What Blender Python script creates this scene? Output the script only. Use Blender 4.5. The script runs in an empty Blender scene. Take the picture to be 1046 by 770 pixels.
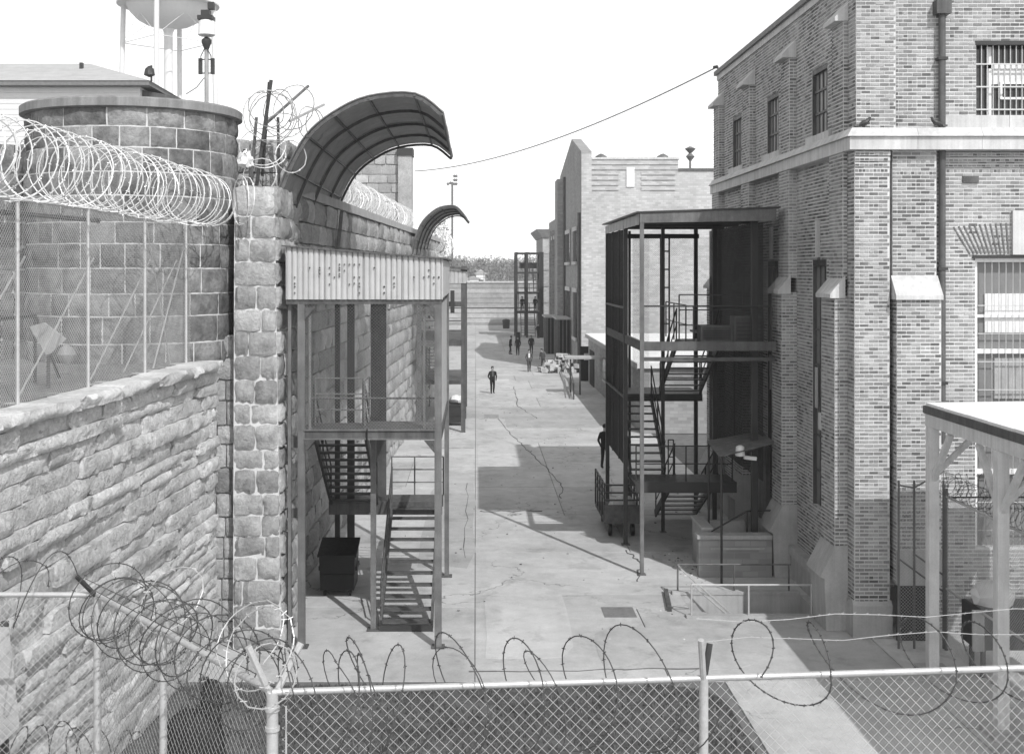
import bpy, math, random
from mathutils import Vector, Matrix

rnd = random.Random(11)
sc = bpy.context.scene
col = sc.collection
R = math.radians

# ------------------------------------------------------------------ camera, sky, sun, exposure
FPX, CX, CY, EYE = 1250.0, 486.0, 276.0, 8.0          # focal length in pixels of a 1046 px wide frame
cam_d = bpy.data.cameras.new('camera')
cam_d.sensor_fit = 'HORIZONTAL'
cam_d.sensor_width = 36.0
cam_d.lens = FPX / 1046.0 * 36.0
cam_d.shift_x = (523.0 - CX) / 1046.0
cam_d.shift_y = (CY - 385.0) / 1046.0
cam_d.clip_start = 0.1
cam_d.clip_end = 6000.0
cam = bpy.data.objects.new('camera', cam_d)
cam.location = (0, 0, EYE)
cam.rotation_euler = (R(90), 0, 0)
col.objects.link(cam)
sc.camera = cam

SUN_EL = 44.0
SUN_TO = Vector((0.42, -0.91, 0)).normalized()          # horizontal direction towards the sun
world = bpy.data.worlds.new('World')
sc.world = world
world.use_nodes = True
wn = world.node_tree
wn.nodes.clear()
sky = wn.nodes.new('ShaderNodeTexSky')
sky.sky_type = 'NISHITA'
sky.sun_disc = False
sky.sun_elevation = R(SUN_EL)
sky.sun_rotation = math.atan2(SUN_TO.x, SUN_TO.y)
sky.altitude = 200
sky.air_density = 1.0
sky.dust_density = 0.3
sep = wn.nodes.new('ShaderNodeSeparateColor')           # black and white film, sensitive to all three records of the sky
wn.links.new(sky.outputs[0], sep.inputs[0])
mx1 = wn.nodes.new('ShaderNodeMath'); mx1.operation = 'MAXIMUM'; wn.links.new(sep.outputs[0], mx1.inputs[0]); wn.links.new(sep.outputs[2], mx1.inputs[1])
bg = wn.nodes.new('ShaderNodeBackground')
bg.inputs['Strength'].default_value = 0.145
wn.links.new(mx1.outputs[0], bg.inputs['Color'])
wo = wn.nodes.new('ShaderNodeOutputWorld')
wn.links.new(bg.outputs[0], wo.inputs['Surface'])

sun_d = bpy.data.lights.new('sun', 'SUN')
sun_d.energy = 2.4
sun_d.angle = R(0.5)
sun_d.color = (1, 1, 1)
sun = bpy.data.objects.new('sun', sun_d)
d = Vector((SUN_TO.x * math.cos(R(SUN_EL)), SUN_TO.y * math.cos(R(SUN_EL)), math.sin(R(SUN_EL))))
sun.rotation_euler = (-d).to_track_quat('-Z', 'Y').to_euler()
sun.location = (30, -40, 60)
col.objects.link(sun)

sc.view_settings.view_transform = 'Standard'
sc.view_settings.look = 'None'
sc.view_settings.gamma = 1.0
sc.view_settings.use_curve_mapping = False
sc.view_settings.exposure = 0.5
sc.cycles.use_denoising = True
try:
    sc.cycles.denoiser = 'OPENIMAGEDENOISE'
    sc.cycles.denoising_prefilter = 'ACCURATE'
except Exception:
    pass
sc.cycles.max_bounces = 5
sc.cycles.diffuse_bounces = 3
sc.cycles.transparent_max_bounces = 12
sc.cycles.volume_bounces = 0

# ------------------------------------------------------------------ helpers
def W(px, py, Y):
    """a point of the place at distance Y that the photograph shows at (px, py)"""
    return Vector(((px - CX) / FPX * Y, Y, EYE - (py - CY) / FPX * Y))

def XP(px, Y): return (px - CX) / FPX * Y
def ZP(py, Y): return EYE - (py - CY) / FPX * Y

class MB:
    def __init__(s): s.v = []; s.f = []
    def quad(s, a, b, c, d_):
        n = len(s.v); s.v += [tuple(a), tuple(b), tuple(c), tuple(d_)]; s.f.append((n, n+1, n+2, n+3)); return s
    def tri(s, a, b, c):
        n = len(s.v); s.v += [tuple(a), tuple(b), tuple(c)]; s.f.append((n, n+1, n+2)); return s
    def box(s, x0, x1, y0, y1, z0, z1):
        n = len(s.v)
        s.v += [(x0,y0,z0),(x1,y0,z0),(x1,y1,z0),(x0,y1,z0),(x0,y0,z1),(x1,y0,z1),(x1,y1,z1),(x0,y1,z1)]
        for f in ((0,3,2,1),(4,5,6,7),(0,1,5,4),(1,2,6,5),(2,3,7,6),(3,0,4,7)): s.f.append(tuple(n+i for i in f))
        return s
    def hexa(s, p):                                     # eight corners, bottom ring then top ring
        n = len(s.v); s.v += [tuple(q) for q in p]
        for f in ((0,3,2,1),(4,5,6,7),(0,1,5,4),(1,2,6,5),(2,3,7,6),(3,0,4,7)): s.f.append(tuple(n+i for i in f))
        return s
    def bar(s, p, q, w, h=None, up=(0,0,1)):
        p = Vector(p); q = Vector(q); h = w if h is None else h
        t = (q - p)
        if t.length < 1e-6: return s
        t.normalize(); up = Vector(up)
        a = t.cross(up)
        if a.length < 1e-4: a = t.cross(Vector((0, 1, 0)))
        a.normalize(); b = a.cross(t)
        a *= w/2; b *= h/2
        return s.hexa([p-a-b, p+a-b, q+a-b, q-a-b, p-a+b, p+a+b, q+a+b, q-a+b])
    def wire(s, p, q, r):                               # three-sided bar, no caps
        p = Vector(p); q = Vector(q); t = (q-p)
        if t.length < 1e-6: return s
        t.normalize(); a = t.orthogonal().normalized(); b = t.cross(a)
        n = len(s.v)
        for c in (p, q):
            for k in range(3):
                an = k*2.0944
                s.v.append(tuple(c + a*(r*math.cos(an)) + b*(r*math.sin(an))))
        for k in range(3): s.f.append((n+k, n+(k+1)%3, n+3+(k+1)%3, n+3+k))
        return s
    def tube(s, pts, r, n=6, closed=False, caps=True):
        pts = [Vector(p) for p in pts]; m = len(pts); base = len(s.v)
        prev = None
        for i, p in enumerate(pts):
            if closed: t = pts[(i+1) % m] - pts[i-1]
            else: t = pts[min(i+1, m-1)] - pts[max(i-1, 0)]
            t.normalize()
            if prev is None: a = t.orthogonal()
            else: a = prev - t*prev.dot(t)
            if a.length < 1e-6: a = t.orthogonal()
            a.normalize(); prev = a; b = t.cross(a)
            rr = r[i] if isinstance(r, (list, tuple)) else r
            for k in range(n):
                an = 2*math.pi*k/n
                s.v.append(tuple(p + a*(rr*math.cos(an)) + b*(rr*math.sin(an))))
        for i in range(m if closed else m-1):
            for k in range(n):
                i0 = base + i*n; i1 = base + ((i+1) % m)*n
                s.f.append((i0+k, i0+(k+1) % n, i1+(k+1) % n, i1+k))
        if caps and not closed:
            s.f.append(tuple(base+k for k in reversed(range(n))))
            s.f.append(tuple(base+(m-1)*n+k for k in range(n)))
        return s
    def lathe(s, prof, c, n=20, axis='Z'):              # prof: (radius, height)
        base = len(s.v); c = Vector(c)
        for (r, h) in prof:
            for k in range(n):
                an = 2*math.pi*k/n
                if axis == 'Z': p = c + Vector((r*math.cos(an), r*math.sin(an), h))
                elif axis == 'Y': p = c + Vector((r*math.cos(an), h, r*math.sin(an)))
                else: p = c + Vector((h, r*math.cos(an), r*math.sin(an)))
                s.v.append(tuple(p))
        for i in range(len(prof)-1):
            for k in range(n):
                s.f.append((base+i*n+k, base+i*n+(k+1) % n, base+(i+1)*n+(k+1) % n, base+(i+1)*n+k))
        s.f.append(tuple(base+k for k in reversed(range(n))))
        s.f.append(tuple(base+(len(prof)-1)*n+k for k in range(n)))
        return s
    def prism(s, poly, axis, a, b):                     # poly in the two other axes, extruded a..b
        n = len(s.v); m = len(poly)
        def P(u, w, h): return {'X': (h, u, w), 'Y': (u, h, w), 'Z': (u, w, h)}[axis]
        for h in (a, b):
            for (u, w) in poly: s.v.append(P(u, w, h))
        s.f.append(tuple(n+i for i in range(m))); s.f.append(tuple(n+m+i for i in reversed(range(m))))
        for i in range(m): s.f.append((n+i, n+m+i, n+m+(i+1) % m, n+(i+1) % m))
        return s
    def mesh(s, name):
        me = bpy.data.meshes.new(name); me.from_pydata(s.v, [], s.f); me.update(); return me
    def build(s, name, mat, parent=None, smooth=False, fix=True):
        me = s.mesh(name)
        if fix and len(s.f) < 60000:
            import bmesh
            bm = bmesh.new(); bm.from_mesh(me); bmesh.ops.recalc_face_normals(bm, faces=bm.faces); bm.to_mesh(me); bm.free()
        me.materials.append(mat)
        if smooth:
            me.polygons.foreach_set('use_smooth', [True]*len(me.polygons)); me.set_sharp_from_angle(angle=R(40))
        o = bpy.data.objects.new(name, me); col.objects.link(o)
        adopt(o, parent)
        return o

def wloc(p):
    if p.parent is None: return p.location.copy()
    return wloc(p.parent) + p.matrix_parent_inverse.translation + p.location
def adopt(o, parent):                                   # children keep their place in the world
    if parent is not None:
        o.parent = parent; o.matrix_parent_inverse = Matrix.Translation(-wloc(parent))
def tag(o, label=None, cat=None, group=None, kind=None):
    if label: o['label'] = label
    if cat: o['category'] = cat
    if group: o['group'] = group
    if kind: o['kind'] = kind
    return o
def thing(name, loc, label, cat, group=None):
    o = bpy.data.objects.new(name, None); o.empty_display_size = .3
    o.location = loc; col.objects.link(o)
    return tag(o, label, cat, group)
def bar(name, p, q, w, mat, parent, h=None): return MB().bar(p, q, w, h).build(name, mat, parent)
def boxo(name, b, mat, parent=None): return MB().box(*b).build(name, mat, parent)
def inst(name, me, loc, rot, scale, parent):
    o = bpy.data.objects.new(name, me); o.location = loc; o.rotation_euler = (0, 0, rot); o.scale = scale
    col.objects.link(o); adopt(o, parent); return o
def copy_tree(o, parent=None, dl=(0,0,0)):
    c = o.copy(); col.objects.link(c); c.parent = parent
    for ch in o.children: copy_tree(ch, c)
    return c

# ------------------------------------------------------------------ materials (a black and white photograph: every surface is grey)
class NT:
    def __init__(s, name):
        s.m = bpy.data.materials.new(name); s.m.use_nodes = True; s.t = s.m.node_tree; s.t.nodes.clear()
        s.out = s.n('ShaderNodeOutputMaterial'); s.b = s.n('ShaderNodeBsdfPrincipled')
        s.l(s.b.outputs[0], s.out.inputs['Surface'])
        s.tc = s.n('ShaderNodeTexCoord').outputs['Object']
    def n(s, t): return s.t.nodes.new(t)
    def l(s, a, b): s.t.links.new(a, b)
    def val(s, sock, v):
        if isinstance(v, (int, float)): sock.default_value = v
        else: s.l(v, sock)
    def math(s, op, a, b=0.0, clamp=False):
        m = s.n('ShaderNodeMath'); m.operation = op; m.use_clamp = clamp
        s.val(m.inputs[0], a); s.val(m.inputs[1], b); return m.outputs[0]
    def mapping(s, v, sx=1, sy=1, sz=1):
        m = s.n('ShaderNodeMapping'); s.l(v, m.inputs['Vector']); m.inputs['Scale'].default_value = (sx, sy, sz); return m.outputs[0]
    def noise(s, v, scale, detail=4, rough=.55, dist=0):
        m = s.n('ShaderNodeTexNoise'); s.l(v, m.inputs['Vector']); m.inputs['Scale'].default_value = scale
        m.inputs['Detail'].default_value = detail; m.inputs['Roughness'].default_value = rough; m.inputs['Distortion'].default_value = dist
        return m.outputs[0]
    def rng(s, v, a, b, c, d_, clamp=True):
        m = s.n('ShaderNodeMapRange'); m.clamp = clamp
        s.l(v, m.inputs[0])
        for i, x in enumerate((a, b, c, d_)): m.inputs[i+1].default_value = x
        return m.outputs[0]
    def vary(s, v, k): return s.rng(v, .25, .75, 1-k, 1+k)
    def rand(s):
        g = s.n('ShaderNodeNewGeometry'); o = s.n('ShaderNodeObjectInfo')
        return s.math('FRACT', s.math('ADD', s.math('MULTIPLY', g.outputs['Random Per Island'], 7.13), s.math('MULTIPLY', o.outputs['Random'], 13.7)))
    def shifted(s):                                       # texture space moved for each object, so that copies differ
        o = s.n('ShaderNodeObjectInfo'); a = s.n('ShaderNodeVectorMath'); a.operation = 'ADD'
        s.l(s.tc, a.inputs[0]); c = s.n('ShaderNodeCombineXYZ')
        s.l(s.math('MULTIPLY', o.outputs['Random'], 31.0), c.inputs[0]); s.l(s.math('MULTIPLY', o.outputs['Random'], 17.0), c.inputs[2])
        s.l(c.outputs[0], a.inputs[1]); return a.outputs[0]
    def finish(s, c, rough, bump=None, bstr=.3, bdist=.02, spec=.25, metal=0):
        s.val(s.b.inputs['Base Color'], c); s.val(s.b.inputs['Roughness'], rough)
        s.b.inputs['Specular IOR Level'].default_value = spec; s.b.inputs['Metallic'].default_value = metal
        if bump is not None:
            b = s.n('ShaderNodeBump'); b.inputs['Strength'].default_value = bstr; b.inputs['Distance'].default_value = bdist
            s.l(bump, b.inputs['Height']); s.l(b.outputs[0], s.b.inputs['Normal'])
        return s.m

def mk(name, base, rough=.8, var=.15, scale=2.0, fine=30.0, fvar=.08, bstr=0.0, bdist=.01, bscale=None, metal=0, orand=0.0, streak=0.0, spec=.25, shift=False):
    t = NT(name); v = t.shifted() if shift else t.tc; base = min(base*1.2, .82)
    c = t.math('MULTIPLY', t.vary(t.noise(v, scale), var), base)
    c = t.math('MULTIPLY', c, t.vary(t.noise(v, fine, 3), fvar))
    if streak: c = t.math('MULTIPLY', c, t.vary(t.noise(t.mapping(v, 5, 5, .25), 1.6, 5, .6), streak))
    if orand: c = t.math('MULTIPLY', c, t.rng(t.rand(), 0, 1, 1-orand, 1+orand))
    bm = t.noise(v, bscale or fine, 5) if bstr else None
    r = t.math('ADD', t.rng(t.noise(v, scale*3), .3, .7, -.08, .08), rough)
    return t.finish(c, r, bm, bstr, bdist, spec, metal)

def mk_stone(name, base, orand=.3, bstr=.8, stain=.3, bdist=.04, pits=False):
    t = NT(name); v = t.shifted(); base *= 1.2
    g = t.n('ShaderNodeNewGeometry'); wv = g.outputs['Position']
    n1 = t.noise(wv, 2.2, 6, .65); n2 = t.noise(wv, 14, 5, .6); n3 = t.noise(wv, .7, 3)
    c = t.math('MULTIPLY', t.vary(n1, stain), base)
    c = t.math('MULTIPLY', c, t.vary(n2, .22))
    c = t.math('MULTIPLY', c, t.vary(n3, .14))
    c = t.math('MULTIPLY', c, t.rng(t.rand(), 0, 1, 1-orand, 1+orand))
    if pits:                                              # weathered-out pits and seams along the bedding, their shade put into the colour
        pt = t.noise(t.mapping(wv, 1, .3, 1.3), 7, 5, .7, .3); c = t.math('MULTIPLY', c, t.rng(pt, .6, .68, 1.0, .5))
    h = t.math('ADD', t.noise(wv, 8, 6, .7, 0), t.math('MULTIPLY', n2, .5))
    return t.finish(c, .92, h, bstr, bdist, .1)

def mk_brick(name, light, dark, share=.45):
    light *= 1.2; dark *= 1.2; t = NT(name); g = t.n('ShaderNodeNewGeometry'); wv = g.outputs['Position']
    r = t.rand()
    big = t.noise(wv, .55, 3)
    rr = t.math('ADD', r, t.rng(big, .3, .7, -.35, .35))
    ramp = t.n('ShaderNodeValToRGB'); ramp.color_ramp.interpolation = 'LINEAR'
    e = ramp.color_ramp.elements
    e[0].position = 0; e[0].color = (light*1.08,)*3 + (1,)
    e[1].position = 1; e[1].color = (dark*.7,)*3 + (1,)
    a = ramp.color_ramp.elements.new(1-share-.15); a.color = (light*.85,)*3 + (1,)
    b = ramp.color_ramp.elements.new(1-share+.25); b.color = (dark*1.2,)*3 + (1,)
    t.l(rr, ramp.inputs[0])
    s_ = t.n('ShaderNodeSeparateColor'); t.l(ramp.outputs[0], s_.inputs[0])
    c = t.math('MULTIPLY', s_.outputs[0], t.vary(t.noise(wv, 40, 3), .15))
    c = t.math('MULTIPLY', c, t.vary(t.noise(t.mapping(wv, 1.5, 1.5, .22), 1.2, 5), .24))
    return t.finish(c, .9, t.noise(wv, 60, 3), .3, .004, .1)

def mk_concrete(name, base, cracks=True, orand=.06):
    base *= 1.2; t = NT(name); g = t.n('ShaderNodeNewGeometry'); wv = g.outputs['Position']
    c = t.math('MULTIPLY', t.vary(t.noise(wv, .35, 5, .6), .2), base)
    c = t.math('MULTIPLY', c, t.vary(t.noise(wv, 2.3, 5, .65), .13))
    c = t.math('MULTIPLY', c, t.vary(t.noise(wv, 25, 4, .7), .1))
    bl = t.noise(wv, .8, 6, .7, .5); c = t.math('MULTIPLY', c, t.rng(bl, .56, .68, 1.0, .74))   # oil and damp stains
    gr = t.noise(wv, 110, 2, .8); c = t.math('MULTIPLY', c, t.rng(gr, .62, .74, 1.0, .6))        # grit
    st = t.noise(t.mapping(wv, 1, .25, 1), 1.1, 5, .6)       # tyre-worn bands and drips along the street
    c = t.math('MULTIPLY', c, t.rng(st, .52, .75, 1.0, .8))
    if cracks:
        vo = t.n('ShaderNodeTexVoronoi'); vo.feature = 'DISTANCE_TO_EDGE'; vo.inputs['Scale'].default_value = .16
        nz = t.n('ShaderNodeTexNoise'); t.l(wv, nz.inputs['Vector']); nz.inputs['Scale'].default_value = 1.3; nz.inputs['Detail'].default_value = 6
        mx = t.n('ShaderNodeVectorMath'); mx.operation = 'MULTIPLY_ADD'; t.l(nz.outputs[1], mx.inputs[0]); mx.inputs[1].default_value = (1.8, 1.8, 0); t.l(wv, mx.inputs[2])
        t.l(mx.outputs[0], vo.inputs['Vector'])
        k = t.rng(vo.outputs['Distance'], 0, .0045, .35, 1.0)
        gate = t.rng(t.noise(wv, .12, 2), .44, .5, 0, 1)     # cracks only here and there
        k = t.math('ADD', t.math('MULTIPLY', t.math('SUBTRACT', k, 1.0), gate), 1.0)
        c = t.math('MULTIPLY', c, k)
    if orand: c = t.math('MULTIPLY', c, t.rng(t.rand(), 0, 1, 1-orand, 1+orand))
    return t.finish(c, .88, t.noise(wv, 45, 4), .25, .006, .2)

def mk_glass(name, base=.03, rough=.12):
    t = NT(name); c = t.math('MULTIPLY', t.vary(t.noise(t.tc, 1.5), .4), base)
    return t.finish(c, rough, t.noise(t.tc, 2.5, 2), .05, .02, .5)

def mk_brick_far(name, base, joint, axis):
    base *= 1.2; joint *= 1.2; t = NT(name); g = t.n('ShaderNodeNewGeometry'); wv = g.outputs['Position']
    sp = t.n('ShaderNodeSeparateXYZ'); t.l(wv, sp.inputs[0]); cb = t.n('ShaderNodeCombineXYZ')
    t.l(t.math('ADD', sp.outputs[0], sp.outputs[1]), cb.inputs[0]); t.l(sp.outputs[2], cb.inputs[1])
    b = t.n('ShaderNodeTexBrick'); t.l(cb.outputs[0], b.inputs['Vector'])
    b.inputs['Color1'].default_value = (base*1.12,)*3 + (1,); b.inputs['Color2'].default_value = (base*.8,)*3 + (1,); b.inputs['Mortar'].default_value = (joint,)*3 + (1,)
    b.inputs['Scale'].default_value = 1; b.inputs['Brick Width'].default_value = .42; b.inputs['Row Height'].default_value = .16; b.inputs['Mortar Size'].default_value = .014
    s_ = t.n('ShaderNodeSeparateColor'); t.l(b.outputs[0], s_.inputs[0])
    c = t.math('MULTIPLY', s_.outputs[0], t.vary(t.noise(wv, .3, 5, .6), .12))
    c = t.math('MULTIPLY', c, t.vary(t.noise(t.mapping(wv, 1, 1, .15), .9, 5), .1))
    return t.finish(c, .9, b.outputs[1], .2, .01, .1)

CONC = mk_concrete('street_concrete', .40, True, .11)
CONC2 = mk_concrete('rough_concrete', .33, False, .05)
BED = mk('joint_dirt_kerb_shade', .13, .95, .3, 3)
EARTH = mk('earth', .2, .95, .3, .2, 4, .2)
TOWER_ST = mk_stone('tower_stone', .165, .36, .9, .7)
PIER_ST = mk_stone('pier_stone', .30, .3, .9, .4)
ROCK = mk_stone('rock_faced_stone', .47, .14, 1.0, .32, .06, True)
WALL_ST = mk_stone('street_wall_stone', .33, .3, .9, .3, .06)
FAR_ST = mk_stone('far_stone', .34, .2, .6, .2)
MORTAR = mk('lime_mortar', .5, .95, .1, 4, 40, .1, .4, .01)
MORTAR_D = mk('old_mortar', .36, .95, .2, 4, 40, .1, .4, .01)
COPE = mk_stone('coping_stone', .46, .12, .7, .2, .05)
BRICK = mk_brick('building_brick', .30, .15, .4)
BRICK_MORTAR = mk('brick_mortar', .5, .95, .2, .7, 40, .08)
LIME = mk('dressed_limestone', .45, .85, .14, 2, 30, .07, .15, .004, streak=.2)
LIME_D = mk('weathered_base_stone', .34, .9, .14, 2, 30, .08, .2, .006, streak=.14)
STEEL = mk('painted_steel', .075, .55, .3, 3, 40, .15, spec=.35, streak=.35)
STEEL_L = mk('grey_painted_steel', .115, .55, .28, 3, 40, .15, spec=.35, streak=.3)
STEEL_D = mk('dark_painted_steel', .035, .5, .2, 3, 40, .1, spec=.35)
RUST = mk('rusty_metal', .09, .8, .4, 5, 40, .25)
CORR = mk('weathered_corrugated_sheet', .38, .6, .1, 3, 40, .06, streak=.12, spec=.35)
def mk_hood():
    m_ = mk('hood_sheet', .36, .55, .25, 2, 30, .1, streak=.2, spec=.3); t = m_.node_tree          # weathered fibreglass lets a little light through
    out = [n for n in t.nodes if n.type == 'OUTPUT_MATERIAL'][0]; b = [n for n in t.nodes if n.type == 'BSDF_PRINCIPLED'][0]
    tr = t.nodes.new('ShaderNodeBsdfTranslucent'); tr.inputs[0].default_value = (.4, .4, .4, 1); mx = t.nodes.new('ShaderNodeMixShader'); mx.inputs[0].default_value = .45
    t.links.new(b.outputs[0], mx.inputs[1]); t.links.new(tr.outputs[0], mx.inputs[2]); t.links.new(mx.outputs[0], out.inputs['Surface']); return m_
HOODM = mk_hood()
GALV = mk('galvanised_steel', .44, .42, .12, 6, 60, .1, metal=.35, spec=.5)
RAZOR = mk('razor_ribbon', .62, .4, .1, 6, 60, .06, metal=.25, spec=.5)
BARB = mk('dark_barbed_wire', .07, .6, .3, 8, 60, .1)
MESHW = mk('galvanised_wire', .42, .5, .15, 5, 60, .1, metal=.3)
MESH_D = mk('dark_wire_screen', .06, .6, .15, 5, 60, .1)
WHITE = mk('white_paint', .78, .6, .06, 2, 30, .04, streak=.06)
TIMBER = mk('pale_painted_timber', .52, .7, .12, 3, 40, .08, streak=.16)
ROOFW = mk('white_roof_sheet', .7, .6, .1, .8, 20, .05, streak=.08)
GLASS = mk_glass('dark_glass')
FROST = mk('wired_frosted_glass', .16, .35, .15, 2, 30, .08, spec=.4)
BLIND = mk('window_blind', .62, .8, .08, 3)
BLACK = mk('black_enamel', .008, .45, .3, 3, 30, .1, spec=.4)
DARKROOM = mk('dark_interior', .02, .9, .1)  # near-black colour stands in for the unlit inside of openings
CLOTH_D = mk('dark_cloth', .022, .9, .3, 5)
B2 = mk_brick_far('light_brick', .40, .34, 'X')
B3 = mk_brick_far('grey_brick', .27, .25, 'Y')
SIDING = mk('white_clapboard', .6, .7, .05, 2)
SHINGLE = mk('pale_shingle', .36, .9, .12, 1.5, 20, .1)
PLATE = mk('iron_plate', .16, .7, .2, 6, 60, .15)
BAG = mk('pale_sack', .62, .85, .12, 6, 60, .08, .4, .01)
GRASSM = mk('grass', .085, .9, .4, 1.2, 20, .2, orand=.45)
SOIL = mk('lawn_soil', .08, .95, .35, 1.1, 12, .3)
CAPST = mk('dark_cap_stone', .2, .9, .2, 2, 30, .1, .2, .01, streak=.25)
TANGLE = mk('grey_razor_wire', .26, .5, .2, 5, 40, .1, metal=.2)  # darker grey, so the upper loops stand out against the sky
BARK = mk('bark', .12, .95, .2, 3)
TWIG = mk('spring_twigs', .17, .9, .5, .06, 2, .2, orand=.3)
EVER = mk('pale_shrub', .22, .9, .3, .5, 5, .2, orand=.3)
TANK = mk('tank_white_paint', .62, .5, .04, .2, 2, .03)
ANTR = mk('grey_instrument_paint', .3, .6, .2, 4)
# ------------------------------------------------------------------ ground, street, lawn
PIT = (5.05, 8.0, 28.35, 30.2)                          # sunken areaway beside the brick building
def rects_minus(r, h):
    x0, x1, y0, y1 = r; a0, a1, b0, b1 = h
    if a1 <= x0 or a0 >= x1 or b1 <= y0 or b0 >= y1: return [r]
    out = []
    if b0 > y0: out.append((x0, x1, y0, b0))
    if b1 < y1: out.append((x0, x1, b1, y1))
    yy0, yy1 = max(y0, b0), min(y1, b1)
    if a0 > x0: out.append((x0, a0, yy0, yy1))
    if a1 < x1: out.append((a1, x1, yy0, yy1))
    return out
m = MB()
for (x0, x1, y0, y1) in rects_minus((-2500, 2500, -200, 5000), PIT): m.quad((x0,y0,-.09),(x1,y0,-.09),(x1,y1,-.09),(x0,y1,-.09))
tag(m.build('ground', EARTH), kind='structure')
m = MB()
for (x0, x1, y0, y1) in rects_minus((-9, 16, 4, 179), PIT): m.quad((x0,y0,-.03),(x1,y0,-.03),(x1,y1,-.03),(x0,y1,-.03))
street = tag(m.build('street', BED), kind='structure')
GX, GY = 4.65, 23.6                                     # far right corner of the lawn
xs_cols = [(-6.2, -0.02), (-0.02, 8.6), (8.6, 13.5)]
yrow = [GY + .28]
while yrow[-1] < 176: yrow.append(yrow[-1] + rnd.choice([4.6, 5.2, 5.8]) * (1 if yrow[-1] < 90 else 1.8))
yrow[-1] = 178
rows_near = [5, 9.3, 13.6, 18.3, GY + .28]
def slab(x0, x1, y0, y1):
    g = .007
    for (a0, a1, b0, b1) in rects_minus((x0+g, x1-g, y0+g, y1-g), PIT):
        if a1-a0 < .05 or b1-b0 < .05: continue
        e = .006; z = rnd.uniform(-.006, .0)
        m = MB().hexa([(a0,b0,-.08),(a1,b0,-.08),(a1,b1,-.08),(a0,b1,-.08),(a0+e,b0+e,z),(a1-e,b0+e,z),(a1-e,b1-e,z),(a0+e,b1-e,z)])
        m.box(a0+.001, a1-.001, b0+.001, b1-.001, -.079, z-.012)
        m.build('concrete_slab', CONC, street)
for (x0, x1) in xs_cols:
    sh = rnd.uniform(-1.2, 1.2) if x0 > -1 else 0
    ys = [yrow[0]] + [y + sh for y in yrow[1:-1]] + [yrow[-1]]
    if x0 > 8: ys = [y for y in ys if y < 40]
    for a, b in zip(ys[:-1], ys[1:]):
        if x1-x0 > 7 and rnd.random() < .55:
            xm = rnd.choice([2.9, 3.8, 4.4, 5.3]); slab(x0, xm, a, b); slab(xm, x1, a, b)
        elif x0 < -1 and rnd.random() < .3: slab(x0, -2.6, a, b); slab(-2.6, x1, a, b)
        else: slab(x0, x1, a, b)
for a, b in zip(rows_near[:-1], rows_near[1:]):
    slab(GX+.2, 8.6, a, b); slab(8.6, 13.5, a, b)
# lawn with a rounded corner
arc = [(GX-1.1+1.1*math.cos(t), GY-1.1+1.1*math.sin(t)) for t in [R(90-9*k) for k in range(11)]]
poly = [(-6.4, 5), (-6.4, GY)] + arc + [(GX+.05, 5)]
tag(MB().prism([(x, y) for x, y in poly], 'Z', -.06, -.005).build('lawn_soil', SOIL), kind='structure')
m = MB()
out = [(-6.4, GY+.0)] + arc + [(GX+.05, 5)]
kin = out; KZ = .006; kou = [(-6.4, GY+.14)] + [(GX-1.1+1.24*math.cos(t), GY-1.1+1.24*math.sin(t)) for t in [R(90-9*k) for k in range(11)]] + [(GX+.19, 5)]
for i in range(len(kin)-1):
    (ax, ay), (bx, by), (cx_, cy_), (dx, dy) = kin[i], kin[i+1], kou[i+1], kou[i]
    m.hexa([(ax,ay,-.05),(bx,by,-.05),(cx_,cy_,-.05),(dx,dy,-.05),(ax,ay,KZ),(bx,by,KZ),(cx_,cy_,KZ),(dx,dy,KZ)])
tag(m.build('kerb', BED), kind='structure')  # flush dark strip: the kerb's shadow along the lawn is put into its colour
m = MB()
for i in range(26000):
    y = rnd.uniform(16.5, GY); x = rnd.uniform(-5.4, GX)
    if x > GX-1.1 and y > GY-1.1 and (x-GX+1.1)**2+(y-GY+1.1)**2 > 1.2: continue
    if math.sin(x*1.9+2)*math.sin(y*2.3+x)+.5*math.sin(x*5.1+y*3.7) > .75 and rnd.random() < .8: continue
    h = rnd.uniform(.03, .085); a = rnd.uniform(0, 6.28); w = .014
    dx, dy = math.cos(a)*w, math.sin(a)*w; lx, ly = rnd.uniform(-.04, .04), rnd.uniform(-.04, .04)
    m.tri((x-dx, y-dy, -.006), (x+dx, y+dy, -.006), (x+lx, y+ly, h))
tag(m.build('grass', GRASSM, fix=False), 'dark mown grass behind the near wire fence', 'grass', kind='stuff')

# areaway pit
m = MB()
x0, x1, y0, y1 = PIT
m.box(x0-.001, x1, y1, y1+.2, -2.4, -.004); m.box(x0, x1, y0-.2, y0, -2.4, -.004); m.box(x0-.2, x0, y0, y1, -2.4, -.004)
m.box(x1, x1+.2, y0, y1, -2.4, -.004); m.box(x0, x1, y0, y1, -2.5, -2.4)
areaway = thing('areaway', (6.5, 29.3, 0), 'sunken concrete stairwell with pipe rails at the foot of the brick building', 'stairwell')
m.build('retaining_wall', LIME_D, areaway)
for k in range(9):
    boxo('step', (x0+.1+k*.26, x0+.1+(k+1)*.26, y0+.003, y1-.003, -2.4, -.2-k*.22), CONC2, areaway)
boxo('coping', (x0-.2, x1, y0-.2, y0+.02, -.002, .05), CONC2, areaway)
boxo('coping', (x0-.2, x1, y1-.02, y1+.2, -.002, .07), LIME_D, areaway)
def railo(name, pts, r, mat, parent, n=6): return MB().tube(pts, r, n).build(name, mat, parent, True)
railo('rail', [(4.98, 28.25, .74), (7.8, 28.25, .74)], .022, GALV, areaway)
for x in (4.98, 6.3, 7.75): railo('post', [(x, 28.25, .02), (x, 28.25, .74)], .022, GALV, areaway)
railo('rail', [(5.0, 30.3, .72), (7.8, 30.3, .72)], .022, STEEL_L, areaway)
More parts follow.
